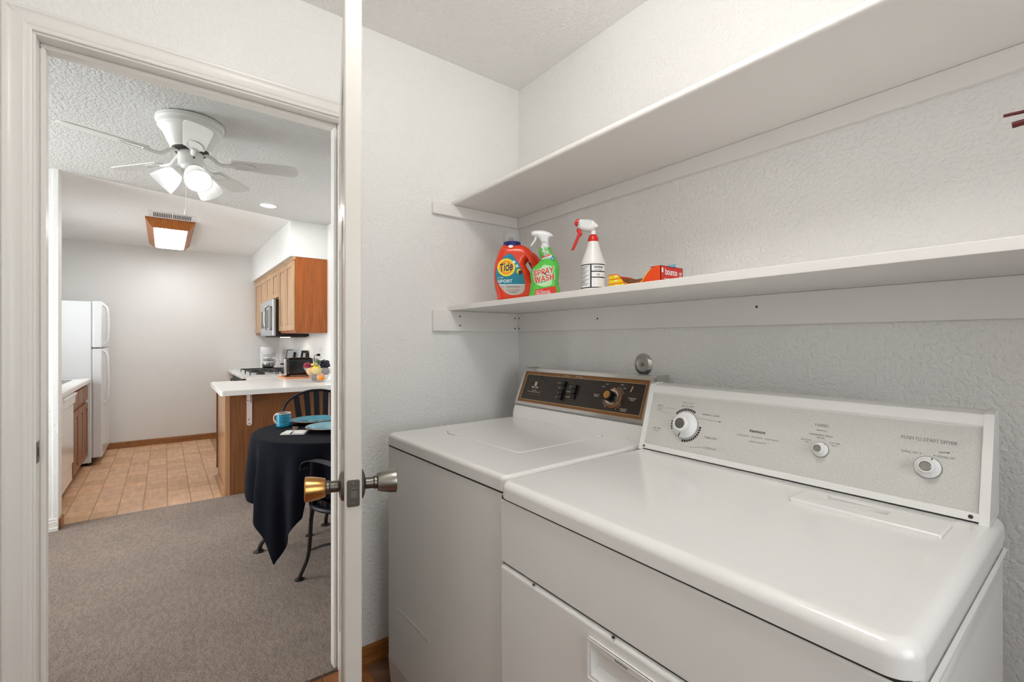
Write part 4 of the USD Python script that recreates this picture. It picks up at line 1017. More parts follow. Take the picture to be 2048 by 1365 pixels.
def side_run(kind):
    z0_, z1_ = -.004, -.072
    a, b2 = top_r, bot_r
    Tq = [(a[0], a[2]), (a[0], a[3]), (a[1], a[3]), (a[1], a[2])]; Bq = [(b2[0], b2[2]), (b2[0], b2[3]), (b2[1], b2[3]), (b2[1], b2[2])]
    ms = []
    for i in kind:
        j = (i + 1) % 4
        P = []
        for (tx, ty), (bx_, by_) in ((Tq[i], Bq[i]), (Tq[j], Bq[j])):
            ix, iy = (bx_ - tx), (by_ - ty)
            P += [(tx, ty, 0), (tx, ty, -.016), (tx + ix * .25, ty + iy * .25, -.022), (tx + ix * .9, ty + iy * .9, -.066), (bx_, by_, -.074), (bx_ + ix * .18, by_ + iy * .18, -.074), (bx_ + ix * .18, by_ + iy * .18, -.05)]
        ms.append(hull(P))
    return ms
for i in range(4): part(l, 'frame_rail', side_run([i])[0], 'oak_frame')
part(l, 'lens', hull([(x, y, -.066) for x in (bot_r[0] - .012, bot_r[1] + .012) for y in (bot_r[2] + .01, bot_r[3] - .01)] + [(x, y, -.084) for x in (bot_r[0] - .06, bot_r[1] + .06) for y in (bot_r[2] + .035, bot_r[3] - .035)]), 'lens_glow', 'bright white acrylic lens')

# ------------------------------------------------------------------ oak wall cabinets, hood microwave
def raised_door(x0, x1, z0_, z1_, y, m='oak_door', t=.019):
    """raised panel door facing -y; returns frame mesh list and panel mesh"""
    fw = .052
    fr = [bx(x0, x0 + fw, y, y + t, z0_, z1_, .003), bx(x1 - fw, x1, y, y + t, z0_, z1_, .003), bx(x0 + fw, x1 - fw, y + .0005, y + t, z0_, z0_ + fw, .002), bx(x0 + fw, x1 - fw, y + .0005, y + t, z1_ - fw, z1_, .002)]
    pn_ = hull([(x, y + .009, z) for x in (x0 + fw - .002, x1 - fw + .002) for z in (z0_ + fw - .002, z1_ - fw + .002)] + [(x, y + .002, z) for x in (x0 + fw + .03, x1 - fw - .03) for z in (z0_ + fw + .03, z1_ - fw - .03)])
    return fr, pn_
def wall_cab(label, x0, x1, z0_, z1_, doors):
    c_ = thing('wall_cabinet', label, 'cabinet')
    part(c_, 'body', [bx(x0, x1, -.383, YK - .001, z0_, z1_, .001)], 'oak_side')
    part(c_, 'top_rail', bx(x0, x1, -.400, -.383, z1_ - .028, z1_, .002), 'oak_door')
    for a, b2 in doors:
        fr_, pn_ = raised_door(a, b2, z0_ + .022, z1_ - .032, -.403)
        d_ = part(c_, 'door', fr_, 'oak_door')
        part(d_, 'panel', pn_, 'oak_door')
    return c_
CZ0, CZ1 = 1.317, 2.024
wall_cab('nearest oak wall cabinet with two tall doors and a broad bare side', -3.578, -2.88, CZ0, CZ1, [(-3.222, -2.890), (-3.570, -3.232)])
wall_cab('short oak wall cabinet directly above the microwave', -4.338, -3.580, 1.680, CZ1, [(-3.955, -3.590), (-4.330, -3.965)])
wall_cab('farthest oak wall cabinet against the back wall', -5.20, -4.340, CZ0, CZ1, [(-4.735, -4.350), (-5.130, -4.745)])
mw = thing('microwave', 'stainless microwave with black sides hung under the short oak cabinet', 'microwave')
mx0, mx1, my, mz0, mz1 = -4.332, -3.586, -.457, 1.290, 1.678
part(mw, 'case', bx(mx0, mx1, my + .03, YK - .002, mz0, mz1, .004), 'black_matte')
part(mw, 'front', bx(mx0, mx1, my, my + .032, mz0 + .004, mz1, .005), 'steel')
part(mw, 'door_window', bx(mx0 + .03, mx1 - .24, my - .002, my + .004, mz0 + .09, mz1 - .10, .002), 'black_gloss')
part(mw, 'control_panel', bx(mx1 - .17, mx1 - .02, my - .002, my + .004, mz0 + .06, mz1 - .07, .002), 'black_gloss')
part(mw, 'handle', tube(curve([(mx1 - .20, my - .002, mz0 + .06), (mx1 - .20, my - .035, mz0 + .085), (mx1 - .20, my - .045, (mz0 + mz1) / 2), (mx1 - .20, my - .035, mz1 - .085), (mx1 - .20, my - .002, mz1 - .06)], 24), .009, 10), 'chrome')
part(mw, 'under_plate', bx(mx0 + .02, mx1 - .02, my + .05, YK - .02, mz0 - .010, mz0 + .002, .002), 'seam_dark')
part(mw, 'under_lamp', bx(mx1 - .14, mx1 - .05, -.36, -.28, mz0 - .0125, mz0 - .009, .001), 'hood_glow')

# ------------------------------------------------------------------ kitchen right run
CT, CB = .870, .832
YF = -.705
ct = thing('countertop', 'white laminate peninsula and right hand kitchen worktop', 'worktop')
shape = sbox(-3.18, -1.03, -2.225, YK).union(sbox(-3.575, YF, -3.18, YK))
cr = .018
shape = shape.buffer(-cr).buffer(cr, 6)
top_ = ext(shape, CT - CB - .006, CB)
part(ct, 'slab', [ext(shape.buffer(-.004), .004, CT - .004), ext(shape, CT - CB - .004, CB)], 'laminate')
ct2 = thing('countertop', 'white worktop beyond the stove with its low backsplash', 'worktop')
part(ct2, 'slab', bx(-5.205, -4.345, YF, YK, CB, CT, .006), 'laminate')
part(ct2, 'backsplash', [bx(-5.205, -5.188, YF + .005, YK, CT, CT + .10, .003), bx(-5.188, -4.345, YK - .017, YK - .0005, CT, CT + .10, .003)], 'laminate')
pe = thing('peninsula_base', 'oak panelled peninsula base under the white breakfast counter', 'cabinet')
part(pe, 'end_panel', bx(-3.15, -2.548, -.975, -.955, .0, CB, .001), 'oak_end')
part(pe, 'corner_post', bx(-2.575, -2.530, -.977, -.94, 0, CB, .003), 'oak_end')
part(pe, 'back_panel', bx(-2.545, -2.532, -.94, YK - .001, .007, CB), 'oak_panel')
part(pe, 'inner_side', bx(-3.14, -2.56, -.95, YK - .001, .08, CB - .01), 'oak_side')
part(pe, 'toe_trim', bx(-3.08, -2.536, -.986, -.974, 0, .07, .003), 'oak_end')
part(pe, 'end_trim', bx(-3.165, -3.145, -.985, -.95, .10, CB, .002), 'oak_panel')
for y0, lab_ in ((-.826, 'white metal shelf bracket on the oak panel, left of the chair'), (-.215, 'white metal shelf bracket on the oak panel, right of the chair')):
    b = thing('shelf_bracket', lab_, 'bracket')
    leg_ = affinity.translate(sbox(-.0195, .02, .0195, .28).union(Point(0, .02).buffer(.0195, 10)), y0 + .0195, .548)
    part(b, 'leg', xf(ext(leg_, .004), (-2.531, 0, 0), (0, 1, 0), (0, 0, 1), (1, 0, 0)), 'pink_white')
    part(b, 'arm', bx(-2.531, -2.29, y0, y0 + .039, CB - .006, CB - .001, .001), 'pink_white')
    part(b, 'gusset', prism_y([(-2.528, CB - .006), (-2.45, CB - .006), (-2.528, CB - .10)], y0 + .018, y0 + .021), 'pink_white')
    for zz, yy in ((.785, .030), (.755, .010), (.565, .0195), (.60, .014)):
        part(b, 'screw', along(lathe([(0, 0), (.0045, 0), (.0035, .002), (0, .0022)], 10), (-2.527, y0 + yy, zz), (1, 0, 0)), 'seam_dark')
bc = thing('base_cabinet', 'oak base cabinet between the peninsula and the stove', 'cabinet')
part(bc, 'body', bx(-3.57, -3.185, -.66, YK - .002, .09, CB - .002), 'oak_side')
fr_, pn_ = raised_door(-3.56, -3.20, .12, .66, -.68); d_ = part(bc, 'door', fr_, 'oak_door'); part(d_, 'panel', pn_, 'oak_door')
part(bc, 'drawer_front', bx(-3.56, -3.20, -.68, -.661, .69, .81, .004), 'oak_door')
part(bc, 'toe_kick', bx(-3.57, -3.185, -.60, YK - .002, 0, .09), 'seam_dark')
bc = thing('base_cabinet', 'oak base cabinet under the far worktop beside the back wall', 'cabinet')
part(bc, 'body', bx(-5.20, -4.35, -.66, YK - .002, .09, CB - .002), 'oak_side')
for a, b2 in ((-5.19, -4.78), (-4.77, -4.36)):
    fr_, pn_ = raised_door(a, b2, .12, .66, -.68); d_ = part(bc, 'door', fr_, 'oak_door'); part(d_, 'panel', pn_, 'oak_door')
    part(bc, 'drawer_front', bx(a, b2, -.68, -.661, .69, .81, .004), 'oak_door')
part(bc, 'toe_kick', bx(-5.20, -4.35, -.60, YK - .002, 0, .09), 'seam_dark')

# gas range
ra = thing('gas_range', 'white gas range with black grates and black front knobs', 'stove')
rx0, rx1 = -4.340, -3.580
part(ra, 'body', bx(rx0, rx1, -.70, YK - .01, .02, .855, .003), 'enamel_grey')
part(ra, 'cooktop', rslab(rx0, rx1, -.735, YK - .01, .855, .884, .01, .006), 'enamel')
part(ra, 'oven_door', bx(rx0 + .01, rx1 - .01, -.735, -.70, .14, .70, .006), 'black_gloss')
part(ra, 'door_handle', tube([(rx0 + .06, -.735, .66), (rx0 + .06, -.77, .66), (rx1 - .06, -.77, .66), (rx1 - .06, -.735, .66)], .010, 10), 'steel')
part(ra, 'knob_panel', bx(rx0 + .005, rx1 - .005, -.742, -.70, .745, .852, .005), 'black_matte')
for k in range(5):
    xk = rx0 + .10 + k * .14
    part(ra, 'knob', along(lathe([(0, 0), (.024, 0), (.021, .022), (.019, .026), (0, .026)], 20), (xk, -.742, .80), (0, -1, 0)), 'black_gloss')
for gx0, gx1 in ((rx0 + .03, rx0 + .365), (rx1 - .365, rx1 - .03)):
    g_ = []
    for yy in (-.66, -.42, -.40, -.19): g_.append(tube([(gx0, yy, .886), (gx0, yy, .918), (gx1, yy, .918), (gx1, yy, .886)], .0042, 8))
    for xx in (gx0, (gx0 + gx1) / 2, gx1): g_.append(tube([(xx, -.66, .918), (xx, -.19, .918)], .0042, 8))
    for yy in (-.54, -.30): g_.append(tube([(gx0, yy, .916), (gx1, yy, .916)], .004, 8))
    part(ra, 'grate', g_, 'black_matte')
    for yy in (-.54, -.30):
        part(ra, 'burner', at(lathe([(0, .884), (.045, .884), (.040, .896), (.030, .902), (0, .903)], 24), (gx0 + gx1) / 2, yy, 0), 'black_matte')
bgp = [(-.205, .945), (-.175, 1.135), (YK - .012, 1.135), (YK - .012, .884), (-.16, .884)]
part(ra, 'backguard', prism_x([(-.20, .945), (-.172, 1.128), (YK - .012, 1.128), (YK - .012, .884), (-.155, .884)], rx0 + .02, rx1 - .02), 'steel')
for xx in (rx0, rx1 - .022):
    o_ = Polygon(bgp); i_ = Polygon([(-.185, .955), (-.160, 1.110), (YK - .035, 1.110), (YK - .035, .93)])
    part(ra, 'end_cap', prism_x(o_.difference(i_), xx, xx + .022), 'black_gloss', 'black end frame of the backguard')
    part(ra, 'end_filler', prism_x(i_.buffer(.002), xx + .003, xx + .018), 'enamel')
part(ra, 'clock_dial', along(lathe([(0, 0), (.038, 0), (.034, .018), (0, .02)], 24), (-3.88, -.183, 1.075), (0, -1, .15)), 'black_gloss')
part(ra, 'clock_label', hull([(-3.96, -.1905, 1.02), (-3.945, -.1905, 1.02), (-3.96, -.182, 1.07), (-3.945, -.182, 1.07), (-3.96, -.188, 1.02), (-3.945, -.18, 1.07)]), 'black_matte')
for sx_ in (rx0 + .05, rx1 - .05):
    for sy_ in (-.65, -.17): part(ra, 'foot', cyl((sx_, sy_, 0), (sx_, sy_, .022), .018, n=10), 'black_matte')

# coffee maker, board, toaster, outlet
cm = thing('coffee_maker', 'white drip coffee maker with a glass carafe beside the stove', 'coffee maker', (-4.78, -.31, CT), 80)
part(cm, 'base', rbx(-.09, .09, -.10, .12, 0, .025, .012), 'white_plastic')
part(cm, 'column', rbx(-.085, .085, .055, .12, .015, .27, .012), 'white_plastic')
part(cm, 'brew_head', [at(lathe([(0, .20), (.055, .20), (.070, .225), (.082, .25), (.085, .285), (.080, .292), (0, .294)], 36), 0, -.02, 0), rbx(-.085, .085, .0, .12, .235, .292, .01)], 'white_plastic')
part(cm, 'hot_plate', at(lathe([(0, .024), (.076, .024), (.074, .030), (0, .030)], 32), 0, -.02, 0), 'black_matte')
ca = part(cm, 'carafe', at(lathe([(0, .028), (.055, .028), (.068, .045), (.070, .075), (.062, .115), (.048, .150), (.046, .15), (.060, .113), (.067, .075), (.065, .048), (.053, .031), (0, .031)], 36), 0, -.02, 0), 'clear_plastic', 'glass carafe')
part(ca, 'coffee', at(lathe([(0, .0315), (.052, .032), (.064, .048), (.0655, .072), (0, .072)], 32), 0, -.02, 0), 'coffee', 'dark coffee in the carafe')
part(ca, 'band', at(lathe([(.0690, .098), (.0685, .112), (.0660, .112), (.0665, .098)], 32, close=True), 0, -.02, 0), 'white_plastic')
part(ca, 'carafe_lid', at(lathe([(0, .15), (.049, .15), (.047, .162), (.03, .168), (0, .169)], 28), 0, -.02, 0), 'white_plastic')
part(ca, 'handle', tube(curve([(.048, -.03, .145), (.085, -.045, .150), (.112, -.055, .125), (.110, -.055, .075), (.092, -.045, .040), (.070, -.035, .048)], 24), .0095, 10), 'white_plastic')
bo_ = thing('cutting_board', 'thin reddish wooden board under the toaster', 'cutting board')
part(bo_, 'board', rslab(-3.46, -3.09, -.435, -.13, CT, CT + .014, .02, .004), 'board_wood')
part(bo_, 'edge_groove', ext(sbox(-3.44, -.415, -3.11, -.15).difference(sbox(-3.435, -.41, -3.115, -.155)), .0006, CT + .0135), 'oak_trim')
to = thing('toaster', 'black toaster with chrome ends on the wooden board', 'toaster', (-3.27, -.275, CT + .014), 90)
part(to, 'body', rbx(-.125, .125, -.078, .078, .012, .185, .028), 'black_gloss')
part(to, 'end_panel', rbx(-.148, -.118, -.072, .072, .008, .178, .014), 'chrome', 'chrome lever end')
part(to, 'end_panel', rbx(.118, .148, -.072, .072, .008, .178, .014), 'chrome')
part(to, 'lever', bx(-.168, -.146, -.018, .018, .118, .132, .004), 'black_matte')
part(to, 'browning_knob', along(lathe([(0, 0), (.014, 0), (.012, .012), (0, .013)], 16), (-.147, .0, .05), (-1, 0, 0)), 'black_matte')
for yy in (-.032, .032): part(to, 'slot', bx(-.10, .10, yy - .012, yy + .012, .1815, .1858, .001), 'seam_dark')
for sx_ in (-.10, .10):
    for sy_ in (-.05, .05): part(to, 'foot', cyl((sx_, sy_, 0), (sx_, sy_, .016), .010, n=10), 'black_matte')
ol = thing('wall_outlet', 'white wall outlet with a plugged black cord above the fruit bowl', 'outlet', (-3.12, YK, 1.12))
part(ol, 'plate', rbx(-.036, .036, -.006, 0, -.058, .058, .004, 8), 'white_plastic')
for s in (-.021, .021):
    rc = part(ol, 'receptacle', along(lathe([(0, 0), (.0165, 0), (.0165, .002), (0, .0022)], 24), (0, -.006, s), (0, -1, 0)), 'offwhite_plastic')
    if s > 0: part(rc, 'slot', [bx(-.008, -.0055, -.0086, -.0078, s - .002, s + .007), bx(.0055, .008, -.0086, -.0078, s - .002, s + .007)], 'seam_dark')
pg_ = part(ol, 'plug', rbx(-.014, .014, -.036, -.008, -.034, -.010, .006, 8), 'black_matte')
part(pg_, 'cord', tube(curve([(0, -.036, -.022), (.0, -.06, -.035), (-.01, -.06, -.12), (-.03, -.05, -.20), (-.05, -.06, -.232)], 24), .003, 8), 'black_matte')

# fruit bowl
FB = np.array([-2.63, -.240, CT])
rt = np.array([.604, .797, 0]); tw_ = np.array([.797, -.604, 0])     # sideways and towards the doorway
fb = thing('fruit_bowl', 'clear glass fruit bowl on the white counter, heaped with fruit', 'bowl', FB)
part(fb, 'bowl', lathe([(0, 0), (.058, 0), (.060, .004), (.085, .050), (.110, .092), (.132, .126), (.1335, .1285), (.1325, .1305), (.1300, .1305), (.107, .094), (.082, .052), (.056, .008), (0, .007)], 48), 'bowl_glass')
def fruit(name, label, cat__, dx, dz, dt, r, m, sc=(1, 1, 1), stem=None, extra=None):
    o = FB + rt * dx + tw_ * dt + (0, 0, dz)
    t = thing(name, label, cat__, o)
    mm = ball((0, 0, 0), r, 3, sc); v = mm.vertices
    d = np.hypot(v[:, 0], v[:, 1]) / r
    v[:, 2] *= 1 - .18 * np.exp(-(d / .32) ** 2)
    part(t, 'flesh', trimesh.Trimesh(v, mm.faces, process=False), m)
    if stem: part(t, 'stem', tube([(0, 0, r * sc[2] * .78), (.002, 0, r * sc[2] * 1.08)], .0018, 6), stem)
    return t
fruit('apple', 'bright yellow apple in the middle of the glass bowl', 'apple', -.004, .105, .045, .043, 'fruit_yellow', (1, 1, .93), 'leaf_green')
fruit('orange', 'orange at the lower right of the glass bowl', 'orange', .030, .046, .038, .036, 'fruit_orange', (1, 1, 1), 'leaf_green')
fruit('avocado', 'dark green avocado at the bottom of the glass bowl', 'avocado', -.026, .040, .030, .031, 'avocado', (.95, .95, 1.1), 'oak_trim')
fruit('peach', 'yellow peach at the left of the glass bowl', 'peach', -.066, .094, .02, .039, 'fruit_peach', (1, 1, .98), 'oak_trim')
fruit('apple', 'small red apple low at the left side of the glass bowl', 'apple', -.052, .040, -.022, .029, 'fruit_red', (1, 1, .95), 'oak_trim')
fruit('plum', 'dusky purple plum at the right of the glass bowl', 'plum', .058, .096, .0, .035, 'plum', (1, 1, 1.1), 'oak_trim')
fruit('lime', 'dark green lime on top at the back of the glass bowl', 'lime', -.026, .172, -.045, .026, 'leaf_green', (1.1, 1, .9), 'leaf_green')
def grapes(label, dx, dz, dt, m, n, spread, r=.0105, seed=1):
    g = np.random.default_rng(seed)
    o = FB + rt * dx + tw_ * dt + (0, 0, dz)
    t = thing('grape_bunch', label, 'grapes', o)
    P = []
    tries = 0
    while len(P) < n and tries < 4000:
        tries += 1
        p = g.normal(size=3); p /= np.linalg.norm(p); p *= np.array(spread) * g.random() ** .4
        q_ = rt * p[0] + tw_ * p[1] + np.array([0, 0, p[2]])
        if all(np.linalg.norm(q_ - z) > r * 1.55 for z in P): P.append(q_)
    for p in P: part(t, 'grape', ball(p, r * g.uniform(.88, 1.08), 2, (1, 1, 1.12)), m, smooth=True)
    part(t, 'stalk', tube(curve([(0, 0, -.005), (.004, 0, spread[2] * .7), (-.008, .004, spread[2] + .014)], 10), .0017, 6), 'leaf_green')
grapes('bunch of red grapes hanging at the left rim of the bowl', -.102, .150, .006, 'grape_red', 18, (.030, .026, .022), seed=3)
grapes('bunch of pale yellow green grapes behind the yellow apple', -.040, .152, -.004, 'grape_green', 14, (.024, .024, .024), .0095, 4)
grapes('bunch of black grapes on top at the right of the bowl', .052, .160, .006, 'grape_black', 30, (.050, .036, .032), .0115, 5)

# ------------------------------------------------------------------ kitchen left run
fg = thing('refrigerator', 'white refrigerator with the freezer on top', 'refrigerator')
gx0, gx1, gf = -5.13, -4.40, -1.935
part(fg, 'cabinet', bx(gx0, gx1, -2.60, gf, .03, 1.63, .006), 'enamel_cool')
part(fg, 'freezer_door', rbx(gx0, gx1, gf + .006, gf + .082, 1.172, 1.636, .012), 'enamel_cool')
part(fg, 'fridge_door', rbx(gx0, gx1, gf + .006, gf + .082, .075, 1.162, .012), 'enamel_cool')
part(fg, 'door_gasket', [bx(gx0 + .01, gx1 - .01, gf - .001, gf + .008, 1.178, 1.63), bx(gx0 + .01, gx1 - .01, gf - .001, gf + .008, .08, 1.156)], 'enamel_grey')
part(fg, 'hinge', [bx(gx0 + .01, gx0 + .06, gf, gf + .06, 1.636, 1.648, .003), bx(gx1 - .045, gx1 - .004, gf, gf + .03, 1.160, 1.174, .002)], 'nickel')
for za, zb in ((1.19, 1.61), (.60, 1.145)):
    s_ = [(gx1 - .05, gf + .078, za), (gx1 - .05, gf + .112, za + .05), (gx1 - .05, gf + .122, (za + zb) / 2), (gx1 - .05, gf + .112, zb - .05), (gx1 - .05, gf + .078, zb)]
    part(fg, 'handle', tube(curve(s_, 24), .013, 12), 'white_plastic')
part(fg, 'base_grille', bx(gx0 + .01, gx1 - .01, gf - .03, gf + .012, .012, .07, .004), 'seam_dark')
part(fg, 'logo_plate', bx(gx0 + .05, gx0 + .09, gf + .0815, gf + .0835, 1.56, 1.575, .0005), 'nickel')
for sx_ in (gx0 + .06, gx1 - .06):
    for sy_ in (-2.5, -2.0): part(fg, 'foot', cyl((sx_, sy_, 0), (sx_, sy_, .034), .02, n=10), 'black_matte')
part(fg, 'side_foot_rail', bx(gx1 - .02, gx1 + .004, -2.58, gf - .005, .03, .065, .003), 'enamel_cool')
YL = -1.975
dwm = thing('dishwasher', 'white dishwasher behind the end of the partition wall', 'dishwasher')
part(dwm, 'tub', bx(-3.448, -2.86, -2.58, YL, .09, CB - .004), 'enamel_grey')
part(dwm, 'door', bx(-3.446, -2.862, YL, YL + .022, .24, .72, .006), 'enamel')
part(dwm, 'control_panel', bx(-3.446, -2.862, YL, YL + .034, .725, .822, .010), 'enamel')
part(dwm, 'handle_lip', bx(-3.44, -2.868, YL + .028, YL + .044, .79, .818, .005), 'enamel')
part(dwm, 'access_panel', bx(-3.446, -2.862, YL, YL + .014, .095, .235, .004), 'enamel')
part(dwm, 'toe_kick', bx(-3.448, -2.86, -2.5, YL - .05, 0, .09), 'seam_dark')
bc = thing('base_cabinet', 'oak sink cabinet with three drawer fronts and three doors', 'cabinet')
part(bc, 'body', cut(bx(-4.375, -3.452, -2.58, YL, .09, CB - .002), bx(-4.16, -3.463, -2.51, -2.07, .69, CB + .1)), 'oak_side')
for k in range(3):
    a = -3.462 - k * .304; b2 = a - .292
    fr_, pn_ = raised_door(-a, -b2, .115, .635, -(YL + .019))
    mir = lambda m_: xf(m_, (0, 0, 0), (-1, 0, 0), (0, -1, 0), (0, 0, 1))
    d_ = part(bc, 'door', [mir(m_) for m_ in fr_], 'oak_dark'); part(d_, 'panel', mir(pn_), 'oak_dark')
    part(bc, 'drawer_front', bx(b2, a, YL, YL + .019, .665, .80, .005), 'oak_dark')
part(bc, 'toe_kick', bx(-4.375, -3.452, -2.5, YL - .05, 0, .09), 'oak_trim')
ct = thing('countertop', 'white worktop with a sink on the left side of the kitchen', 'worktop')
slab_ = rslab(-4.385, -2.70, -2.62, -1.935, CB, CT, .02, .012)
part(ct, 'slab', cut(slab_, bx(-4.15, -3.475, -2.50, -2.08, CB - .02, CT + .05)), 'laminate')
part(ct, 'sink_rim', ext(sbox(-4.17, -2.52, -3.455, -2.06).buffer(.01).difference(sbox(-4.13, -2.48, -3.495, -2.10)), .004, CT), 'sink_steel')
part(ct, 'sink_basin', [bx(-4.15, -3.475, -2.50, -2.495, .70, CT), bx(-4.15, -3.475, -2.085, -2.08, .70, CT), bx(-4.15, -4.145, -2.495, -2.085, .70, CT), bx(-3.480, -3.475, -2.495, -2.085, .70, CT), bx(-4.15, -3.475, -2.50, -2.08, .695, .70)], 'sink_steel')

# ------------------------------------------------------------------ dining table and chairs
TC, TR, TZ = np.array([-1.013, -.559]), .43, .735
tb = thing('dining_table', 'round iron dining table hidden under the navy cloth', 'table', (TC[0], TC[1], .006))
part(tb, 'tabletop', lathe([(0, .700), (.41, .700), (.418, .705), (.418, .722), (.412, .727), (0, .727)], 64), 'black_iron')
part(tb, 'apron', lathe([(.34, .66), (.35, .66), (.35, .701), (.34, .701)], 48, close=True), 'black_iron')
for a in np.radians((-128, 172, 48, -8)):
    u_ = np.array([math.cos(a), math.sin(a), 0])
    lgp = curve([u_ * .33 + (0, 0, .70), u_ * .29 + (0, 0, .52), u_ * .27 + (0, 0, .33), u_ * .34 + (0, 0, .15), u_ * .43 + (0, 0, .06), u_ * .452 + (0, 0, .012)], 30)
    g_ = part(tb, 'leg', tube(lgp, .012, 10), 'black_iron')
    part(g_, 'foot_pad', at(lathe([(0, 0), (.030, 0), (.030, .004), (.016, .010), (0, .014)], 20), *(u_ * .456)), 'black_iron')
def table_cloth():
    nT, nS = 240, 26
    cr_ = math.radians(-57)
    V, F = [], []
    V.append((0, 0, TZ))
    rings = [.12, .24, .34, .40, .42]
    for r_ in rings:
        for j in range(nT):
            a = 2 * math.pi * j / nT; V.append((r_ * math.cos(a), r_ * math.sin(a), TZ))
    for s in range(1, nS + 1):
        for j in range(nT):
            a = 2 * math.pi * j / nT
            e = (a - cr_) % (math.pi / 2)
            e = abs(e - 0) if e < math.pi / 4 else abs(math.pi / 2 - e)       # angle from the nearest corner
            hs = .742
            R_ = hs / max(math.cos(math.pi / 4 - e), .5)
            drop = .955 * (R_ - TR) * (1 - .04 * math.sin(9 * a))
            t_ = s / nS
            d_ = drop * t_
            fold = math.sin(15 * a + .9 * math.sin(3 * a)) * .7 + math.sin(25 * a + 1.3) * .3
            k_ = min(1, t_ * 1.6)
            rr = TR + .005 * min(1, t_ * 6) + (.022 * k_ + .016 * t_) * (fold + .25)
            if s <= 2: rr = TR + (-.004, .003)[s - 1]; 
            zz = TZ - d_ if s > 2 else TZ - (.001, .006)[s - 1]
            x_, y_ = rr * math.cos(a), min(rr * math.sin(a), .449)
            for cx_, cy_ in ((.368 + .015, -.026 + .02), (-.572, .099)):      # the cloth rests on a chair seat pushed under it
                q_ = math.hypot(x_ - cx_, y_ - cy_)
                if q_ < .30: zz = max(zz, .462 - .35 * max(0, q_ - .245) / .055)
            V.append((x_, y_, zz))
    for j in range(nT): F.append((0, 1 + j, 1 + (j + 1) % nT))
    rows = len(rings) + nS
    for i in range(rows - 1):
        for j in range(nT):
            k = (j + 1) % nT; b0 = 1 + i * nT; b1 = b0 + nT
            F += [(b0 + j, b1 + j, b1 + k), (b0 + j, b1 + k, b0 + k)]
    top_m = trimesh.Trimesh(V, F, process=False)
    n_ = len(V)
    inner = np.array(V); rad = np.hypot(inner[:, 0], inner[:, 1]); sc_ = np.where(rad > .3, (rad - .0025) / np.maximum(rad, 1e-6), 1)
    inner[:, 0] *= sc_; inner[:, 1] *= sc_; inner[:, 2] -= np.where(rad < .425, .0025, 0)
    G = [(a, c, b) for a, b, c in F]
    last = 1 + (rows - 1) * nT
    E = []
    for j in range(nT):
        k = (j + 1) % nT
        E += [(last + j, n_ + last + j, n_ + last + k), (last + j, n_ + last + k, last + k)]
    return trimesh.Trimesh(np.vstack([V, inner]), F + [tuple(x + n_ for x in g_) for g_ in G] + E, process=False)
tc = thing('tablecloth', 'dark navy cloth draped over the round dining table', 'tablecloth', (TC[0], TC[1], 0))
part(tc, 'cloth', table_cloth(), 'navy_cloth', smooth=50)

